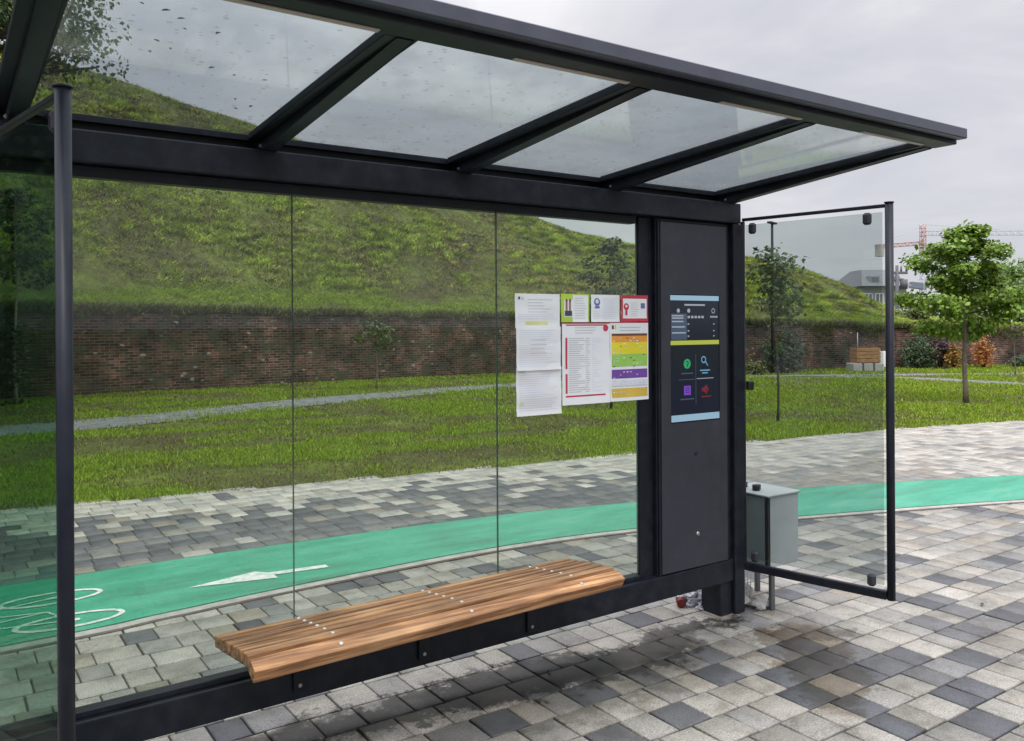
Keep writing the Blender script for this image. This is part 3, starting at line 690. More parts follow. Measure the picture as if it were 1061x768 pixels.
CONC_D = simple('hazed_dark_grey', (.12, .125, .14), .7)  # pole grey lightened, distance haze put into the colour
CONC = simple('grey_concrete', (.36, .35, .34), .9, 0, .15, 4, .2)
cx, cy = 192.93, 110.26
crane = empty('tower_crane', (cx, cy, 0), 'tall red and grey tower crane rising far behind the maple tree', 'crane')
rdir = Vector((rt.x, rt.y, 0)); jd = (rdir*1+Vector((fwd.x, fwd.y, 0))*.35).normalized(); kd = (-rdir+Vector((fwd.x, fwd.y, 0))*-.0).normalized()
bm = B(); lattice(bm, (0, 0, 0), (0, 0, 17.6), 1.1, 16, .085); obj('mast', bm, CR_GREY, crane)
bm = B(); lattice(bm, (0, 0, 17.6), (0, 0, 25.0), 1.0, 8, .075); obj('tower_head', bm, CR_RED, crane)
bm = B(); lattice(bm, (0, 0, 20.6), kd*11.2+Vector((0, 0, 19.8)), .8, 14, .07); obj('counter_jib', bm, CR_RED, crane)
bm = B(); p = kd*10.2+Vector((0, 0, 18.9)); bar(bm, p+Vector((0, 0, -1.4)), p+Vector((0, 0, 1.5)), 1.5, 1.6, .05, 0, (1, 0, 0)); obj('counterweight', bm, CONC, crane)
bm = B(); lattice(bm, (0, 0, 22.9), jd*42+Vector((0, 0, 24.3)), 1.0, 36, .035); obj('jib', bm, CR_GREY, crane)
bm = B(); bar(bm, kd*3.0+Vector((0, 0, 10.8)), kd*-.5+Vector((0, 0, 10.4)), 1.6, 1.5, .05); obj('cab', bm, simple('crane_cab', (.16, .18, .24), .5), crane)
bm = B(); tube(bm, [(0, 0, 25), jd*24+Vector((0, 0, 24.6))], .05, 4); tube(bm, [(0, 0, 25), kd*10+Vector((0, 0, 20.4))], .05, 4); obj('tie_rod', bm, CR_GREY, crane)

BW = simple('hazed_grey_render', (.26, .265, .28), .85, 0, .08, 1); BR = simple('hazed_slate_roof', (.14, .145, .16), .8, 0, .2, 3); WIN = simple('window_glass', (.13, .14, .16), .15)  # building wall and roof colours lightened to paint distance haze
WHITE = simple('white_paint', (.72, .72, .71), .6, 0, .06, 5)
bx, by = 82.3, 51.2
bl = empty('apartment_building', (bx, by, 0), 'distant grey apartment building with dark pitched roof above the hill end', 'building', None, phi-math.pi/2)
bm = B(); box(bm, -2.3, 2.3, 0, 9, 0, 5.6, .02); obj('wall', bm, BW, bl)
bm = B()
v = [bm.verts.new(p) for p in ((-2.6, -.6, 5.6), (2.6, -.6, 5.6), (2.6, 9.6, 5.6), (-2.6, 9.6, 5.6), (-1.2, 3, 7.5), (1.9, 3, 7.5), (1.9, 6, 7.5), (-1.2, 6, 7.5))]
for f in ((0, 1, 5, 4), (1, 2, 6, 5), (2, 3, 7, 6), (3, 0, 4, 7), (4, 5, 6, 7), (3, 2, 1, 0)): bm.faces.new([v[i] for i in f])
obj('roof', bm, BR, bl)
for zz in (2.6, 4.3):
    for xx in np.linspace(-1.7, 1.7, 4):
        bm = B(); box(bm, xx-.42, xx+.42, -.06, .04, zz-.55, zz+.55, .01, 0); box(bm, xx-.34, xx+.34, -.09, -.05, zz-.47, zz+.47, 0, 1); box(bm, xx-.03, xx+.03, -.11, -.085, zz-.47, zz+.47, 0, 0); obj('window', bm, [WHITE, WIN], bl)
for xx in (-.9, 1.2):
    bm = B(); box(bm, xx-.5, xx+.5, .2, 2.2, 5.7, 6.7, .02, 0); box(bm, xx-.36, xx+.36, .15, .21, 5.9, 6.55, 0, 1); obj('dormer', bm, [BW, WIN], bl)
hx, hy = 61.6, 30.5
hs = empty('red_house', (hx, hy, 0), 'small red brick house with low tiled roof behind the maple', 'house', None, phi-math.pi/2-.45)
RB = simple('red_brick', (.26, .085, .05), .9, 0, .2, 3); RT = simple('brown_tiles', (.20, .10, .075), .85, 0, .2, 5)
bm = B(); box(bm, -.95, .95, 0, 3, 0, 1.75, .01); obj('wall', bm, RB, hs)
bm = B(); v = [bm.verts.new(p) for p in ((-1.2, -.3, 1.72), (1.2, -.3, 1.72), (1.2, 3.3, 1.72), (-1.2, 3.3, 1.72), (-1.2, 1.5, 2.4), (1.2, 1.5, 2.4))]
for f in ((0, 1, 5, 4), (2, 3, 4, 5), (0, 4, 3), (1, 2, 5), (3, 2, 1, 0)): bm.faces.new([v[i] for i in f])
obj('roof', bm, RT, hs)
bm = B(); box(bm, -.25, .25, -.05, .03, .75, 1.4, .01, 0); box(bm, -.2, .2, -.07, -.045, .8, 1.35, 0, 1); obj('window', bm, [WHITE, WIN], hs)
# lamp posts and pole
lp = empty('street_lamp', (23.73, 18.89, 0), 'thin dark street lamp rising above the young tree behind the glass panel', 'street lamp')
bm = B(); tube(bm, [(0, 0, 0), (0, 0, 2.5), (0, 0, 5.1)], [.07, .055, .04], 8); obj('pole', bm, BLACK, lp, True)
bm = B(); bar(bm, (-.28, -.1, 5.12), (.28, .1, 5.12), .16, .06, .01); obj('lamp_head', bm, BLACK, lp)
pp = empty('utility_pole', (42.3, 25.6, 0), 'dark utility pole with cross arm and transformer box behind the wall', 'utility pole')
bm = B(); tube(bm, [(0, 0, 0), (0, 0, 4.75)], [.11, .08], 8); obj('pole', bm, CONC_D, pp, True)
bm = B(); bar(bm, -rdir*.5+Vector((0, 0, 4.35)), rdir*.55+Vector((0, 0, 4.35)), .12, .14, .01); bar(bm, -rdir*.35+Vector((0, 0, 4.0)), rdir*.35+Vector((0, 0, 4.0)), .10, .10, .01); obj('cross_arm', bm, CONC_D, pp)
bm = B(); p = rdir*.36+Vector((0, 0, 3.75)); tube(bm, [p+Vector((0, 0, -.25)), p+Vector((0, 0, .25))], .19, 10); obj('transformer', bm, CONC_D, pp)
for kx in (-.45, -.22, .22, .5):
    bm = B(); tube(bm, [rdir*kx+Vector((0, 0, 4.42)), rdir*kx+Vector((0, 0, 4.72))], [.06, .04], 6); obj('insulator', bm, CONC_D, pp)
# rough shelter of pallets and board by the wall
wd_o = simple('orange_timber', (.34, .17, .07), .8, 0, .25, 6)
kb = empty('timber_crate', (27.3, 17.75, 0), 'orange brown timber crate on pale blocks near the wall, seen through the side panel', 'crate', None, phi-math.pi/2)
bm = B(); box(bm, -.42, .42, -.3, .3, .28, .30, .005)
for k in range(4): box(bm, -.42, .42, -.33, -.30, .31+k*.13, .42+k*.13, .006)
for k in range(4): box(bm, -.42, -.39, -.3, .3, .31+k*.13, .42+k*.13, .006); box(bm, .39, .42, -.3, .3, .31+k*.13, .42+k*.13, .006)
obj('plank', bm, wd_o, kb)
for k in range(3):
    bm = B(); box(bm, -.55+k*.38, -.22+k*.38, -.34, .3, -.02, .27, .02); obj('block', bm, CONC, kb)
bm = B(); tube(bm, [(-.25, 0, .3), (-.26, 0, 1.35)], .018, 6); obj('stake', bm, GREYSTEEL, kb)
sg = empty('white_board', (28.0, 17.45, 0), 'blank white board on short legs right of the timber crate', 'board', None, phi-math.pi/2)
bm = B(); box(bm, -.17, .17, -.02, .02, .12, .68, .008); obj('panel', bm, WHITE, sg)
for sx_ in (-.12, .12):
    bm = B(); box(bm, sx_-.02, sx_+.02, .022, .055, 0, .6, .004); obj('leg', bm, GREYSTEEL, sg)

# ------------------------------------------------------------------ bus shelter
GY = 3.345          # plane of the back glass
sh = empty('bus_shelter', (2, 3.34, 0), 'anthracite steel bus shelter with glass roof, glass back and glass side panels', 'bus shelter')
def part(name, bm, mats, parent=sh, **k): return obj(name, bm, mats, parent, local=False, **k)
def sub(name, bm, mats, parent, **k):
    """a mesh in world coordinates under a part whose own origin is the shelter's"""
    bmesh.ops.transform(bm, matrix=Matrix.Translation((-2, -3.34, 0)), verts=bm.verts)
    return obj(name, bm, mats, parent, **k)
bm = B(); box(bm, .08, 3.835, 3.27, 3.43, 2.228, 2.343, .006, seg=2); part('top_beam', bm, METAL)
bm = B(); box(bm, .14, 3.07, 3.318, 3.375, 2.186, 2.227, .003); part('top_glazing_rail', bm, METAL)
# base beam, rising slightly with the paving joint line
tl = math.atan(.035/3.5); Mb = Matrix.Translation((.4, 0, .155)) @ Matrix.Rotation(-tl, 4, 'Y')
bm = B(); box(bm, -.28, 3.38, 3.288, 3.40, 0, .125, .006, 0, Mb, 2); part('base_beam', bm, METAL)
bm = B(); box(bm, -.26, 2.69, 3.318, 3.372, .1255, .150, .003, 0, Mb); part('base_glazing_rail', bm, METAL)
bm = B(); box(bm, 3.68, 3.774, 3.30, 3.45, -.01, .19, .005); part('foot', bm, METAL)
bm = B(); box(bm, .16, .30, 3.29, 3.42, -.01, .17, .005); part('foot', bm, METAL)
bm = B(); box(bm, 3.775, 3.858, 3.276, 3.36, .0, 2.2275, .006, seg=2); part('corner_post', bm, METAL)
bm = B(); box(bm, .09, .155, 3.29, 3.36, .0, 2.24, .006, seg=2); part('corner_post', bm, METAL)
# back panes
for x0, x1 in ((.16, 1.2105), (1.2135, 2.2010), (2.2040, 3.09)):
    bm = B(); box(bm, x0, x1, GY-.005, GY+.005, .293, 2.20, 0)
    bm.normal_update()
    for f in bm.faces:
        if abs(f.normal.x) > .5: f.material_index = 1
    part('back_pane', bm, [GLASS, SEAL])
# frame column between glass and kiosk
bm = B(); box(bm, 3.100, 3.196, 3.333, 3.362, .30, 2.227, .004); part('frame_column', bm, METAL)
# roof
ZR = lambda y: 2.398+(3.36-y)*.055
YF, YB = 1.965, 3.36
XL, XR = .175, 3.80
bm = B(); bar(bm, (XL, YF+.02, 2.492), (XR, YF+.02, 2.492), .045, .046, .004); part('front_fascia', bm, simple('fascia_paint', (.052, .058, .082), .36, 0, .15, 10, .02))
bm = B(); bar(bm, (XL, YF+.0975, 2.470), (XR, YF+.0975, 2.470), .105, .036, .003); part('front_rail', bm, METAL)
bm = B(); bar(bm, (XL, YB+.03, ZR(YB)-.018), (XR, YB+.03, ZR(YB)-.018), .05, .062, .003); bar(bm, (XL, YB-.008, ZR(YB)+.0), (XR, YB-.008, ZR(YB)), .026, .026, .002); part('rear_rail', bm, METAL)
cs = [.228, 1.085, 1.985, 2.885, 3.745]
for i, c in enumerate(cs):
    bm = B()
    w_ = .105 if i < 4 else .10
    bar(bm, (c, YF+.151, ZR(YF+.151)), (c, YB-.03, ZR(YB-.03)), w_, .028, .003)
    part('glazing_bar', bm, METAL)
    bm = B(); q0, q1 = YF+.151, YB+.02; x0, x1 = c-.016, c+.040
    v = [bm.verts.new(p) for p in ((x0, q0, 2.4520), (x1, q0, 2.4520), (x1, q1, ZR(q1)-.068), (x0, q1, ZR(q1)-.068), (x0, q0, ZR(q0)-.0145), (x1, q0, ZR(q0)-.0145), (x1, q1, ZR(q1)-.0145), (x0, q1, ZR(q1)-.0145))]
    for f in ((0, 1, 2, 3), (4, 7, 6, 5), (0, 4, 5, 1), (1, 5, 6, 2), (2, 6, 7, 3), (3, 7, 4, 0)): bm.faces.new([v[j] for j in f])
    bmesh.ops.bevel(bm, geom=list(bm.edges), offset=.003, segments=1, affect='EDGES')
    rf = part('rafter', bm, METAL)
    bm = B(); box(bm, c-.022, c+.045, 3.29, 3.40, 2.343, 2.352, .001)
    for sxx in (-.015, .038): tube(bm, [(c+sxx, 3.283, 2.360), (c+sxx, 3.296, 2.360)], .008, 8, 1)
    sub('bracket', bm, [METAL, STEEL], rf)
for a, b in zip(cs, cs[1:]):
    bm = B()
    y0, y1 = YF+.14, YB-.02
    v = [bm.verts.new(p) for p in ((a+.04, y0, ZR(y0)+.002), (b-.04, y0, ZR(y0)+.002), (b-.04, y1, ZR(y1)+.002), (a+.04, y1, ZR(y1)+.002))]
    f = bm.faces.new(v); r_ = bmesh.ops.extrude_face_region(bm, geom=[f])
    bmesh.ops.translate(bm, verts=[e for e in r_['geom'] if isinstance(e, bmesh.types.BMVert)], vec=(0, 0, .008))
    part('roof_pane', bm, GLASS_ROOF)
    xm = b-.30
    bm = B(); bar(bm, (xm-.24, YF+.128, 2.4505), (xm+.22, YF+.128, 2.4505), .022, .006, .002); part('light_strip', bm, STRIP)
# side panels
def side_panel(rear, front, z0, z1, glass, lab, clamps, bot_h=.045):
    rear, front = Vector((*rear, 0)), Vector((*front, 0)); d = (front-rear).normalized(); nrm_ = Vector((-d.y, d.x, 0))
    Zv = lambda z: Vector((0, 0, z))
    bm = B(); tube(bm, [front+Zv(z0-.02), front+Zv(z1+.004)], .0205, 20); tube(bm, [front+Zv(z1+.0042), front+Zv(z1+.010)], .024, 20); p = part('side_post', bm, POSTM)
    bm = B(); bar(bm, rear+Zv(z1-.008), front-d*.021+Zv(z1-.008), .020, .018, .003); part('side_top_rail', bm, METAL)
    bm = B(); bar(bm, rear+Zv(z0), front-d*.021+Zv(z0), .030, bot_h, .004); part('side_bottom_rail', bm, METAL)
    bm = B(); bar(bm, rear+d*.02+Zv((z0+z1)/2+.005), front-d*.035+Zv((z0+z1)/2+.005), .010, z1-z0-.09, 0); g = part('side_pane', bm, glass); g['label'] = lab
    bm = B(); bar(bm, rear+Zv(z0+.02), rear+Zv(z1-.018), .022, .022, .003, 0, nrm_); part('side_hinge_rail', bm, METAL)
    for (q, zc) in clamps:
        c = rear.lerp(front, q)
        bm = B(); bar(bm, c-nrm_*.016+Zv(zc), c+nrm_*.016+Zv(zc), .042, .062, .010); bar(bm, c+Zv(zc-.004), c+Zv(zc-.004)+d*.001, .0405, .03, 0); part('glass_clamp', bm, METAL_SOFT)
side_panel((3.868, 3.288), (4.035, 2.483), .262, 2.262, GLASS_SIDE, 'right side pane with light green tint', [(.075, 2.20), (.865, 2.195), (.88, .325), (.08, .325)])
side_panel((.135, 3.28), (.283, 2.440), .250, 2.262, GLASS_DARK, 'left side pane with dark tint', [(.94, 2.19), (.07, 2.2), (.9, .3), (.08, .3)])
bm = B(); bar(bm, (3.868, 3.262, 1.30), (3.905, 3.25, 1.30), .03, .05, .004); part('hinge_block', bm, BLACK)

# bench
def wood_mat():
    m, nt, p = new_mat('oiled_timber')
    n = noise_node(nt, 9, 6, .65, 'Object', (.22, 5, 5)); n2 = noise_node(nt, 1.4, 4, .6)
    r = ramp(nt, n.outputs[0], [(.36, (.16, .072, .032)), (.5, (.38, .195, .085)), (.62, (.56, .34, .175))])
    r2 = ramp(nt, n2.outputs[0], [(.36, (.55, .52, .50)), (.62, (1.15, 1.13, 1.12))])
    c = mixc(nt, 1., r.outputs[0], r2.outputs[0], 'MULTIPLY')
    a = N(nt, 'ShaderNodeObjectInfo'); rr = ramp(nt, a.outputs['Random'], [(0, (.66, .64, .63)), (1, (1.2, 1.15, 1.1))])
    c = mixc(nt, 1., c, rr.outputs[0], 'MULTIPLY')
    L(nt, c, p.inputs['Base Color']); p.inputs['Roughness'].default_value = .45
    bump(nt, p, n.outputs[0], .25, .003); return m
WOOD = wood_mat(); SCREW = simple('zinc_screw', (.55, .55, .54), .4, .6, .1, 30)
bench = empty('bench', (1.75, 3.1, 0), 'slatted timber bench fixed to the base beam of the shelter', 'bench')
# seat profile (y, z of the top surface) at the left and right end
PL = [(3.318, .478), (3.25, .488), (3.182, .498), (3.115, .508), (3.045, .518), (2.965, .529), (2.885, .534), (2.805, .500)]
PR = [(3.318, .505), (3.262, .511), (3.207, .517), (3.15, .523), (3.093, .529), (3.022, .537), (2.945, .540), (2.868, .503)]
XBL, XBR = .885, 2.585
for i in range(7):
    (ya, za), (yb, zb) = PL[i], PL[i+1]; (yc, zc), (yd, zd) = PR[i], PR[i+1]
    g = .0125; th = .042 if i < 6 else .05
    bm = B(); V8 = []
    for (x, y0, z0, y1, z1) in ((XBL, ya, za, yb, zb), (XBR, yc, zc, yd, zd)):
        n_ = Vector((0, z0-z1, y0-y1)).normalized(); n_ = Vector((0, -n_.y if n_.z < 0 else n_.y, abs(n_.z)))
        dv = Vector((0, y1-y0, z1-z0)).normalized()
        nn = Vector((0, -dv.z, dv.y)); nn = nn if nn.z > 0 else -nn
        a = Vector((x, y0, z0))+dv*g; b = Vector((x, y1, z1))-dv*g
        V8 += [a, b, b-nn*th, a-nn*th]
    vs = [bm.verts.new(p) for p in V8]
    for f in ((0, 1, 2, 3), (4, 7, 6, 5), (0, 4, 5, 1), (1, 5, 6, 2), (2, 6, 7, 3), (3, 7, 4, 0)): bm.faces.new([vs[j] for j in f])
    bmesh.ops.recalc_face_normals(bm, faces=bm.faces)
    bmesh.ops.bevel(bm, geom=list(bm.edges), offset=.004, segments=2, affect='EDGES', profile=.6)
    sl = obj('slat', bm, WOOD, bench, local=False)
    for q in (.19, .52, .86):
        bm = B()
        A = Vector((XBL, (ya+yb)/2, (za+zb)/2)); Bv = Vector((XBR, (yc+yd)/2, (zc+zd)/2)); c = A.lerp(Bv, q)
        dv = Vector((0, yb-ya, zb-za)).normalized(); nn = Vector((0, -dv.z, dv.y)); nn = nn if nn.z > 0 else -nn
        c2 = c
        tube(bm, [c2-nn*.004, c2+nn*.0025, c2+nn*.004], [.0085, .0085, .006], 10)
        bmesh.ops.transform(bm, matrix=Matrix.Translation((-1.75, -3.1, 0)), verts=bm.verts)
        obj('screw', bm, SCREW, sl)
for q in (.19, .52, .86):
    x = XBL+(XBR-XBL)*q
    bm = B(); bar(bm, (x, 3.29, .435), (x, 2.90, .475), .05, .035, .004); bar(bm, (x, 3.279, .20), (x, 3.279, .43), .05, .014, .002, 0, (0, 1, 0)); 
    for zz in (.225,): tube(bm, [(x-.0, 3.2735, zz), (x, 3.268, zz)], .008, 8, 1)
    obj('bracket', bm, [METAL, GREYSTEEL], bench, local=False)
bm = B(); v = []
for (x, Pf) in ((XBL+.02, PL), (XBR-.02, PR)):
    for (y, z) in (Pf[0], Pf[6]): v += [bm.verts.new((x, y+(-.012 if y > 3.2 else .012), z-.044)), bm.verts.new((x, y+(-.012 if y > 3.2 else .012), z-.056))]
for f in ((0, 2, 6, 4), (1, 5, 7, 3), (0, 1, 3, 2), (4, 6, 7, 5), (0, 4, 5, 1), (2, 3, 7, 6)): bm.faces.new([v[j] for j in f])
obj('added_light_block', bm, METAL, bench, local=False)  # plate added below the slats to block light and darken the grooves

# ------------------------------------------------------------------ information kiosk
KY = 3.288
ki = empty('information_kiosk', (3.46, 3.35, 0), 'dark grey information kiosk with touch screen at the right end of the shelter', 'kiosk')
kp = lambda n, bm, m, **k: obj(n, bm, m, ki, local=False, **k)
bm = B(); box(bm, 3.197, 3.818, KY+.018, 3.46, .302, 2.227, .004); kp('cabinet', bm, METAL)
bm = B()
SX0, SX1, SZ0, SZ1 = 3.290, 3.666, 1.122, 1.812
# door made of four strips round the screen opening
dx0, dx1, dz0, dz1 = 3.216, 3.728, .318, 2.205
M_ = 0
ring = [(dx0, dz0), (dx1, dz0), (dx1, dz1), (dx0, dz1)]; inn = [(SX0-.004, SZ0-.004), (SX1+.004, SZ0-.004), (SX1+.004, SZ1+.004), (SX0-.004, SZ1+.004)]
vo = [bm.verts.new((x, KY, z)) for x, z in ring]; vi = [bm.verts.new((x, KY, z)) for x, z in inn]
vb = [bm.verts.new((x, KY+.0175, z)) for x, z in ring]; vj = [bm.verts.new((x, KY+.012, z)) for x, z in inn]
for i in range(4):
    j = (i+1) % 4
    bm.faces.new((vo[i], vo[j], vi[j], vi[i])); bm.faces.new((vo[i], vb[i], vb[j], vo[j])); bm.faces.new((vi[i], vi[j], vj[j], vj[i]))
door = kp('door', bm, METAL_SOFT)
bm = B()
for (a, b) in (((dx0-.010, dz0-.012), (dx0-.010, dz1+.010)), ((dx1+.010, dz0-.012), (dx1+.010, dz1+.010))): bar(bm, (a[0], KY+.010, a[1]), (b[0], KY+.010, b[1]), .012, .014, .002, 0, (0, 1, 0))
bar(bm, (dx0-.003, KY+.010, dz1+.008), (dx1+.003, KY+.010, dz1+.008), .014, .010, .002)
kp('door_frame', bm, METAL)
koff = Matrix.Translation((-3.46, -3.35, 0))
bm = B(); tube(bm, [(3.486, KY+.004, .50), (3.486, KY-.004, .50), (3.486, KY-.006, .50)], [.012, .012, .008], 14); bmesh.ops.transform(bm, matrix=koff, verts=bm.verts); obj('lock', bm, STEEL, door)
bm = B(); tube(bm, [(3.475, KY+.004, .943), (3.475, KY-.003, .943)], [.011, .011], 14); bmesh.ops.transform(bm, matrix=koff, verts=bm.verts); obj('lock', bm, BLACK, door)
# screen
SM = [emit_mat('screen_black', (.004, .008, .022), 1.), emit_mat('screen_pale_blue', (.36, .56, .72), 1.), emit_mat('screen_yellow', (.52, .58, .08), 1.), emit_mat('screen_green', (.03, .42, .16), 1.),
      emit_mat('screen_purple', (.22, .07, .62), 1.), emit_mat('screen_red', (.20, .02, .03), 1.), emit_mat('screen_blue_grey', (.065, .095, .16), 1.), emit_mat('screen_white', (.42, .46, .52), 1.), emit_mat('screen_cyan', (.16, .42, .66), 1.)]
bm = B(); box(bm, SX0, SX1, KY+.004, KY+.0115, SZ0, SZ1, 0)
ly = [KY+.0036]
def spt(u, v): return SX0+(u-30)/265*(SX1-SX0), SZ1-(v-40)/705*(SZ1-SZ0)
def srect(u0, v0, u1, v1, m, dy=0):
    x0, z0 = spt(u0, v1); x1, z1 = spt(u1, v0); y = KY+.0034-dy
    f = bm.faces.new([bm.verts.new(p) for p in ((x0, y, z0), (x1, y, z0), (x1, y, z1), (x0, y, z1))]); f.material_index = m
def sdisc(u, v, r, m, r0=0, dy=0, n=20, a0=0, a1=2*math.pi):
    x, z = spt(u, v); y = KY+.0034-dy; rs = r/265*(SX1-SX0); ri = r0/265*(SX1-SX0)
    ps = [(math.cos(t), math.sin(t)) for t in np.linspace(a0, a1, n)]
    for (c0, s0), (c1, s1) in zip(ps, ps[1:]):
        q = [(x+rs*c0, y, z+rs*s0), (x+rs*c1, y, z+rs*s1)]+([(x+ri*c1, y, z+ri*s1), (x+ri*c0, y, z+ri*s0)] if r0 else [(x, y, z)])
        f = bm.faces.new([bm.verts.new(p) for p in q]); f.material_index = m
srect(28, 40, 297, 68, 1); srect(32, 705, 297, 742, 1); srect(30, 292, 297, 316, 2)
srect(105, 88, 218, 97, 7)
for u in (72, 128): sdisc(u, 125, 8, 7); srect(u-6, 129, u+6, 135, 7, .0003)
sdisc(265, 125, 10, 7, 7)
srect(33, 142, 118, 287, 6)
for v in (150, 163, 182, 212, 245): srect(37, v, 37+random.choice((62, 74, 70)), v+7, 7, .0003)
for u in range(122, 216, 19): srect(u, 154, u+13, 167, 7)
for u in range(248, 288, 11): srect(u, 154, u+8, 164, 7)
for v in (200, 238, 268): srect(122, v-4, 130, v+4, 7); srect(264, v-3, 272, v+3, 7)
srect(164, 368, 166.5, 655, 6); srect(72, 508, 160, 512, 6); srect(170, 506, 265, 510, 7)
sdisc(118, 422, 19, 3); sdisc(118, 418, 8, 0, 4, .0003, 12, -1.6, 2.6); srect(115, 424, 121, 431, 0, .0003); srect(115, 434, 121, 439, 0, .0003)
for (u0, u1, v) in ((85, 150, 472), (188, 245, 459), (200, 232, 474), (80, 155, 616), (195, 252, 608)): srect(u0, v, u1, v+7, 8 if 180 < u0 < 205 and v < 500 else (5 if u0 == 195 else 6))
sdisc(209, 402, 14, 8, 9); x_ = 0
for k in range(8): srect(216+k*1.8, 410+k*3.2, 221+k*1.8, 415+k*3.2, 8, .0003)
srect(100, 545, 137, 597, 4)
for v in (555, 567, 579): srect(108, v, 130, v+4, 0, .0003)
srect(198, 560, 210, 582, 5)
for k in range(6): srect(210+k*3, 556-k*2.2, 213+k*3, 586+k*2.2, 5)
srect(230, 560, 236, 582, 5)
screen = obj('screen', bm, SM, ki, local=False)

# ------------------------------------------------------------------ notices on the glass
PAPER = simple('white_paper', (.78, .78, .80), .7, 0, .03, 4, 0, .3); 
INK = simple('grey_ink', (.54, .54, .58), .7); LILAC = simple('lilac_print', (.67, .67, .76), .7); YEL = simple('yellow_print', (.72, .70, .28), .7); REDP = simple('red_print', (.52, .035, .07), .7)
GRNP = simple('lime_print', (.42, .58, .06), .7); ORG = simple('orange_print', (.75, .30, .05), .7); YEP = simple('strong_yellow_print', (.72, .62, .03), .7); LGRN = simple('light_green_print', (.30, .55, .10), .7)
PUR = simple('purple_print', (.17, .06, .34), .7); OCH = simple('ochre_print', (.62, .42, .06), .7); BRN = simple('brown_print', (.14, .06, .03), .7); DKI = simple('dark_ink', (.06, .06, .08), .7); BLUP = simple('blue_print', (.12, .16, .36), .7); SKIN = simple('figure_print', (.28, .15, .14), .7)
PMATS = [PAPER, INK, LILAC, YEL, REDP, GRNP, ORG, YEP, LGRN, PUR, OCH, BRN, DKI, BLUP, SKIN]
def notice(name, label, x0, x1, z0, z1, y, marks, curl=.004, seed=0, group=None, cat='notice'):
    """thin paper sheet, gently wavy, with its print as faces .5 mm in front of the paper; marks in 0..1 (u right, v down)"""
    wv = lambda u, v: -curl*(.5+noise.noise((u*2.2+seed*7.1, v*2.6, seed*.7)))-curl*.6*max(0, v-.85)/.15
    bm = B(); nx, nz = 12, 14; g = {}
    P = lambda u, v, d=0: (x0+(x1-x0)*u, y+wv(u, v)-d, z1-(z1-z0)*v)
    for s, d in ((0, .0009), (1, 0)):
        for i in range(nx+1):
            for j in range(nz+1): g[s, i, j] = bm.verts.new(P(i/nx, j/nz, d))
        for i in range(nx):
            for j in range(nz): bm.faces.new((g[s, i, j], g[s, i+1, j], g[s, i+1, j+1], g[s, i, j+1]))
    for i in range(nx):
        for j in (0, nz): bm.faces.new((g[0, i, j], g[0, i+1, j], g[1, i+1, j], g[1, i, j]))
    for j in range(nz):
        for i in (0, nx): bm.faces.new((g[0, i, j], g[0, i, j+1], g[1, i, j+1], g[1, i, j]))
    for k, mk in enumerate(marks):
        if mk[0] == 'r':
            _, u0, v0, u1, v1, m = mk[:6]; dd = .0016+.00035*(mk[6] if len(mk) > 6 else 0)
            a = max(1, int((u1-u0)*nx)); b = max(1, int((v1-v0)*nz))
            for i in range(a):
                for j in range(b):
                    q = [(u0+(u1-u0)*(i+di)/a, v0+(v1-v0)*(j+dj)/b) for di, dj in ((0, 0), (1, 0), (1, 1), (0, 1))]
                    f = bm.faces.new([bm.verts.new(P(u_, v_, dd)) for u_, v_ in q]); f.material_index = m
        else:
            _, uc, vc, ru, m = mk[:5]; dd = .0016+.00035*(mk[5] if len(mk) > 5 else 0); asp = (x1-x0)/(z1-z0)
            f = bm.faces.new([bm.verts.new(P(uc+ru*math.cos(t), vc+ru*asp*math.sin(t), dd)) for t in np.linspace(0, 2*math.pi, 16, endpoint=False)]); f.material_index = m
    o = obj(name, bm, PMATS, None)
    return tag(o, label, cat, group)
def lines(u0, u1, v0, v1, n, m=1, h=.008, seed=0, rag=.25, lvl=0):
    g = random.Random(seed); out = []
    for k in range(n):
        v = v0+(v1-v0)*k/max(1, n-1); out.append(('r', u0, v, u1-(u1-u0)*g.random()*rag, v+h, m, lvl))
    return out
NG = 'paper notices stuck to the back glass'
YP = 3.324
fx = lambda x: x*1.0172
Zp = lambda z: 1.65+(z-1.65)*1.0172
NT = lambda n, l, x0, x1, z0, z1, mk, y=YP, **k: notice(n, l, fx(x0), fx(x1), Zp(z0), Zp(z1), y, mk, group=NG, **k)
NT('notice', 'topmost white typed sheet of the left column, yellow line near its foot', 2.255, 2.518, 1.640, 1.803,
   [('r', .07, .09, .11, .17, 12), ('r', .14, .09, .19, .17, 1), ('r', .15, .09, .19, .12, 0, 1)]+lines(.28, .86, .16, .52, 5, 1, .018, 1, .5)+lines(.05, .95, .60, .72, 3, 2, .018, 2, .1)+[('r', .22, .80, .72, .90, 3)], seed=1, curl=.004)
NT('notice', 'middle of three white sheets in the left column, with curled lower edge', 2.256, 2.517, 1.440, 1.647,
   lines(.06, .94, .08, .9, 18, 2, .012, 3, .35)+lines(.3, .7, .3, .6, 4, 1, .012, 4, .5, 1), y=YP-.0065, seed=2, curl=.006)
NT('notice', 'lowest of three white sheets in the left column, lilac print, hanging past the others', 2.258, 2.522, 1.226, 1.452,
   [('r', .05, .07, .2, .1, 1)]+lines(.06, .94, .14, .88, 17, 2, .014, 5, .3)+[('r', .06, .72, .16, .78, 3, 1)], y=YP-.0015, seed=3, curl=.007)
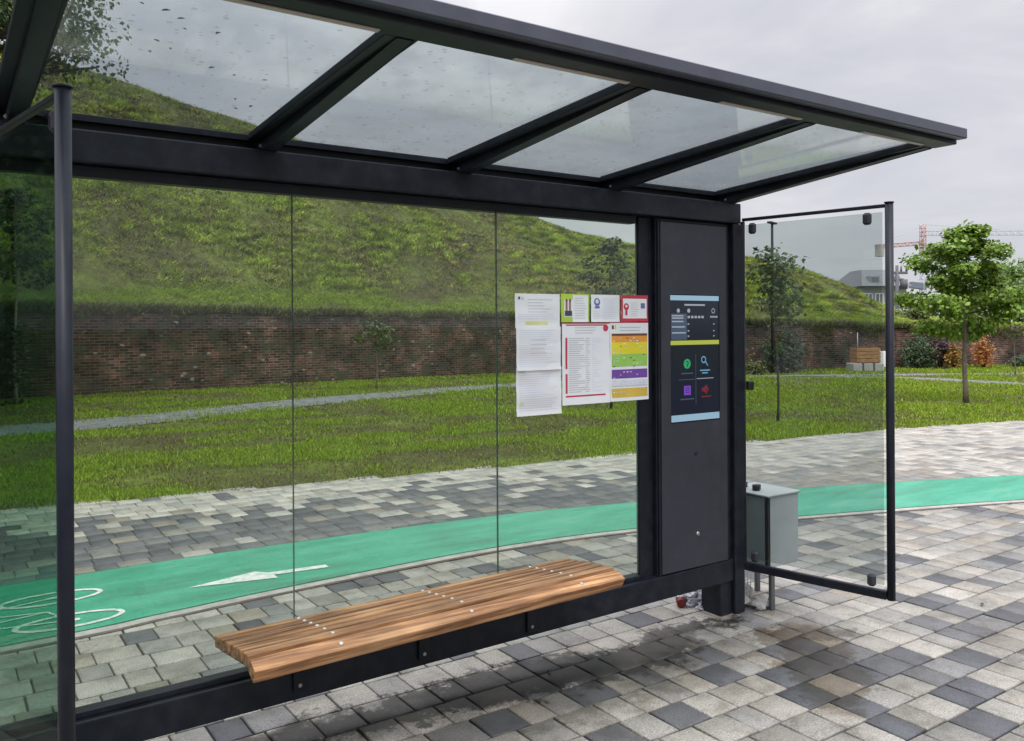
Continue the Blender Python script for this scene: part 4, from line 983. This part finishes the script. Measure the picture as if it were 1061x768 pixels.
NT('notice', 'small lime green and white notice with two standing figures', 2.528, 2.703, 1.668, 1.806,
   [('r', 0, 0, .40, .20, 5), ('r', 0, .82, .40, 1, 5), ('r', .0, .2, .10, .82, 5), ('r', .15, .24, .22, .62, 14, 1), ('r', .27, .24, .34, .62, 14, 1), ('c', .185, .23, .038, 11, 2), ('c', .305, .23, .038, 11, 2), ('r', .12, .60, .38, .78, 12, 2), ('r', .42, .0, 1, .03, 5), ('r', .96, .0, 1, 1, 5)]+lines(.48, .9, .14, .85, 9, 1, .022, 6, .3), seed=4, curl=.002)
NT('notice', 'small white notice with a dark blue emblem, second in the top row', 2.716, 2.908, 1.668, 1.805,
   [('c', .20, .27, .105, 13), ('c', .20, .25, .055, 2, 1), ('r', .12, .42, .28, .5, 13, 1), ('r', .97, 0, 1, 1, 4)]+lines(.38, .9, .14, .86, 11, 2, .022, 8, .25)+lines(.08, .3, .6, .86, 4, 2, .02, 9, .2), seed=5, curl=.002)
NT('notice', 'small red bordered notice with a red map pin, last in the top row', 2.918, 3.100, 1.670, 1.806,
   [('r', 0, 0, 1, .13, 4), ('r', 0, .88, 1, 1, 4), ('r', 0, .13, .045, .88, 4), ('r', .955, .13, 1, .88, 4), ('c', .17, .44, .10, 4), ('r', .13, .52, .21, .76, 4, 1), ('c', .17, .42, .04, 0, 2), ('r', .72, .3, .88, .5, 13)]+lines(.34, .66, .28, .78, 7, 1, .022, 10, .3), seed=6, curl=.002)
g_ = random.Random(5)
tm = [('r', .05, .02, .58, .035, 4), ('c', .565, .065, .035, 4), ('r', .0, .0, 1, .012, 4), ('r', .04, .18, .065, .56, 4), ('r', .04, .62, .065, .86, 4), ('r', .04, .885, .56, .905, 4)]
tm += lines(.16, .48, .055, .12, 3, 1, .010, 11, .3)
for k in range(26): tm.append(('r', .08, .185+k*.0262, .10+.12*g_.random()+.1, .185+k*.0262+.010, 1)); tm.append(('r', .30, .185+k*.0262, .33+.03*g_.random(), .185+k*.0262+.010, 1)); tm.append(('r', .38, .187+k*.0262, .40+.15*g_.random(), .187+k*.0262+.007, 2))
NT('timetable_poster', 'large white timetable sheet with red heading, red side bar and table rows', 2.531, 2.836, 1.262, 1.664,
   [(m[0], m[1]/.62, m[2], m[3]/.62 if m[0] == 'r' else m[3]/.62, *m[4:]) if m[0] == 'r' else (m[0], m[1]/.62, m[2], m[3]/.62, *m[4:]) for m in tm if not (m[0] == 'r' and m[3] > .62)]+[('r', 0, 0, 1, .012, 4)], seed=7, curl=.003, cat='poster')
ch = [('r', .0, .0, 1, .010, 4), ('r', .05, .04, .1, .09, 12, 0), ('r', .12, .03, .16, .09, 7)]+lines(.25, .85, .06, .10, 2, 1, .014, 12, .2)
for (v0, v1, m) in ((.145, .175, 11), (.175, .215, 6), (.215, .255, 6), (.255, .405, 7), (.405, .565, 8), (.60, .715, 9), (.735, .80, 2), (.805, .82, 1), (.84, .955, 10)): ch.append(('r', .04, v0, .97, v1, m))
for k in range(22):
    v = .16+k*.036
    if v > .95 or .565 < v < .60: continue
    for u in np.arange(.08, .92, .085): ch.append(('r', u, v, u+.035+.02*g_.random(), v+.012, random.choice((11, 1, 12)) if v < .6 and g_.random() < .22 else (1 if g_.random() < .3 else 0), 1))
ch = [m for m in ch if not (m[-1] == 1 and m[0] == 'r' and len(m) == 7 and ((m[5] == 0 and g_.random() < .88) or (m[5] != 0 and g_.random() < .5)))]
NT('colour_chart_poster', 'rainbow banded timetable chart with orange, yellow, green and purple rows', 2.838, 3.100, 1.264, 1.667, ch, seed=8, curl=.003, cat='poster')

# ------------------------------------------------------------------ utility box behind the side panel
ub = empty('utility_cabinet', (3.98, 3.17, 0), 'grey metal utility box on thin legs behind the right glass panel', 'cabinet')
UBM = simple('light_grey_paint', (.44, .46, .47), .45, 0, .08, 6)
UBD = simple('grey_box_door', (.25, .275, .285), .45, 0, .08, 6)
up_ = lambda n, bm, m, **k: obj(n, bm, m, ub, local=False, **k)
ux0, ux1, uy0, uy1, uz0, uz1 = 3.985, 4.243, 3.20, 3.52, .245, .655
bm = B(); box(bm, ux0, ux1, uy0, uy1, uz0, uz1, .006, seg=2); up_('body', bm, UBM)
bm = B(); box(bm, ux0-.022, ux0-.001, uy0+.019, uy1+.002, uz0+.004, uz1-.006, .004); up_('door', bm, UBD)
bm = B(); box(bm, ux0-.0225, ux0-.0005, uy0-.0035, uy0+.0185, uz0+.004, uz1-.006, .001); up_('seal', bm, BLACK)
bm = B(); box(bm, ux0-.03, ux1+.012, uy0-.012, uy1+.012, uz1+.0005, uz1+.012, .003); up_('lid', bm, UBM)
for yy in (3.34, 3.44):
    bm = B(); tube(bm, [(ux0+.05, yy, uz1+.0125), (ux0+.05, yy, uz1+.045)], .022, 8); tube(bm, [(ux0+.09, yy+.02, uz1+.0125), (ux0+.09, yy+.02, uz1+.04)], .018, 8); up_('cable_gland', bm, BLACK)
for (xx, yy) in ((ux0+.03, uy0+.014), (ux0+.03, uy1-.03), (ux1-.02, uy1-.03)):
    bm = B(); box(bm, xx-.016, xx+.016, yy-.012, yy+.012, -.01, uz0-.0005, .003); up_('leg', bm, simple('leg_steel', (.11, .115, .12), .45, .3))
# rubble and wire mesh under the box
for k, (x, y, sx_, sy_, sz_, rz, lab) in enumerate(((3.93, 3.40, .085, .07, .055, .3, 'pale broken concrete lump in the heap under the utility box, next to the shelter foot'), (4.03, 3.47, .10, .06, .07, -.4, 'larger grey concrete lump in the heap under the utility box, furthest back'), (3.99, 3.28, .06, .05, .035, .8, 'small grey concrete lump beside the leg of the utility box'))):
    bm = B(); bmesh.ops.create_icosphere(bm, subdivisions=2, radius=1)
    for v in bm.verts:
        n_ = noise.noise(v.co*1.6+Vector((k*5, 0, 0))); v.co *= 1+.35*n_; v.co = Vector((v.co.x*sx_, v.co.y*sy_, max(-.3, v.co.z)*sz_))
    o = obj('concrete_lump', bm, CONC, None); o.location = (x, y, sz_*.3); o.rotation_euler = (0, 0, rz); tag(o, lab, 'rubble', 'rubble under the utility box')
wm = empty('wire_cage', (3.96, 3.42, 0), 'bent pale wire mesh cage standing under the utility box', 'wire mesh')
bm = B()
for k in range(7): 
    z = .03+.032*k; tube(bm, [(-.085+.004*k, -.03, z), (-.01, -.05+.003*k, z+.004), (.08, -.02, z+.002)], .0022, 5)
for k in range(6):
    x = -.08+.032*k; tube(bm, [(x, -.035-.012*math.sin(k), .0), (x+.006, -.038-.010*math.sin(k), .12), (x+.002, -.035, .235)], .0022, 5)
obj('wire', bm, STEEL, wm)
cbm = B()
tube(cbm, [(3.90, 3.37, .012), (3.94, 3.27, .012), (3.99, 3.22, .014), (4.05, 3.24, .012), (4.12, 3.32, .012)], .007, 7)
tag(obj('loose_cable', cbm, BLACK, None, smooth=True), 'short black cable curling on the paving under the utility box', 'cable')

# litter
lt = empty('drink_can', (3.62, 3.55, 0), 'dark red crushed drink can lying under the kiosk beam', 'can')
bm = B(); tube(bm, [(-.03, 0, .032), (-.026, 0, .032), (-.005, .004, .030), (.02, .0, .033), (.055, 0, .033), (.06, 0, .033)], [.024, .031, .027, .032, .031, .024], 14)
obj('can_body', bm, simple('red_can', (.17, .02, .014), .35, .3, .3, 20), lt)
bm = B(); tube(bm, [(.0603, 0, .033), (.062, 0, .033)], [.022, .022], 14); obj('can_top', bm, STEEL, lt); lt.rotation_euler = (0, 0, .9); lt.scale = (.85, .85, .85)
def crumple(name, lab, loc, s, seed, mat, cat='litter'):
    bm = B(); bmesh.ops.create_icosphere(bm, subdivisions=4, radius=1)
    for v in bm.verts:
        p = v.co.copy(); n1 = noise.noise(p*1.4+Vector((seed, 0, 0))); n2 = abs(noise.noise(p*3.4+Vector((0, seed, 0)))); n3 = abs(noise.noise(p*7+Vector((0, 0, seed))))
        v.co = p*(1+.5*n1-.5*n2-.18*n3); v.co = Vector((v.co.x*s[0], v.co.y*s[1], max(-.55, v.co.z)*s[2]))
    o = obj(name, bm, mat, None); o.location = (loc[0], loc[1], s[2]*.55); return tag(o, lab, cat)
BAG = simple('crumpled_plastic', (.42, .43, .47), .4, 0, .3, 18)
crumple('plastic_bag', 'crumpled pale grey plastic bag lying beside the kiosk foot', (3.73, 3.56), (.10, .075, .06), 3.3, BAG)
crumple('paper_scrap', 'small crumpled scrap beside the plastic bag, nearer the shelter foot', (3.715, 3.455), (.055, .035, .025), 8.1, BAG)
def leaf(name, lab, loc, s, rot, col, group=None):
    bm = B(); P = [(-.5, 0, .0), (-.2, -.22, .1), (.2, -.2, .08), (.55, 0, .02), (.2, .2, .1), (-.2, .22, .08), (0, 0, -.02)]
    vs = [bm.verts.new((x*s, y*s, (z+.12)*s)) for x, y, z in P]
    for i in range(6): bm.faces.new((vs[i], vs[(i+1) % 6], vs[6]))
    r_ = bmesh.ops.extrude_face_region(bm, geom=list(bm.faces)); bmesh.ops.translate(bm, verts=[e for e in r_['geom'] if isinstance(e, bmesh.types.BMVert)], vec=(0, 0, .0006))
    o = obj(name, bm, col, None); o.location = loc; o.rotation_euler = rot; return tag(o, lab, 'leaf', group)
DRY = simple('dry_leaf', (.07, .05, .025), .7, 0, .3, 20)
leaf('fallen_leaf', 'single dark fallen leaf on the paving right of the side panel', (5.06, 2.545, .004), .045, (0, 0, .4), DRY)
leaf('fallen_leaf', 'tiny green leaf standing on the pale pavers in front of the bench', (2.42, 3.24, .004), .03, (0, .6, 1.2), simple('green_leaf', (.09, .10, .03), .7))
gr = random.Random(4)
l0 = None
for k in range(16):
    x = gr.uniform(.42, .98); y = gr.uniform(2.25, 3.15)
    if l0 is None:
        l0 = leaf('roof_leaf', 'small fallen leaf lying on the leftmost roof glass pane', (x, y, ZR(y)+.011), .022, (-.055, 0, gr.uniform(0, 6)), DRY, 'fallen leaves on the leftmost roof pane'); continue
    o = l0.copy(); o.location = (x, y, ZR(y)+.011); o.rotation_euler = (-.055, 0, gr.uniform(0, 6)); q = gr.uniform(.5, 1.2); o.scale = (q, q, q); COL.objects.link(o)

sc.cycles.max_bounces = 10; sc.cycles.transparent_max_bounces = 24; sc.cycles.diffuse_bounces = 3; sc.cycles.glossy_bounces = 4
sc.cycles.use_adaptive_sampling = True
try: sc.cycles.use_denoising = True
except Exception: pass
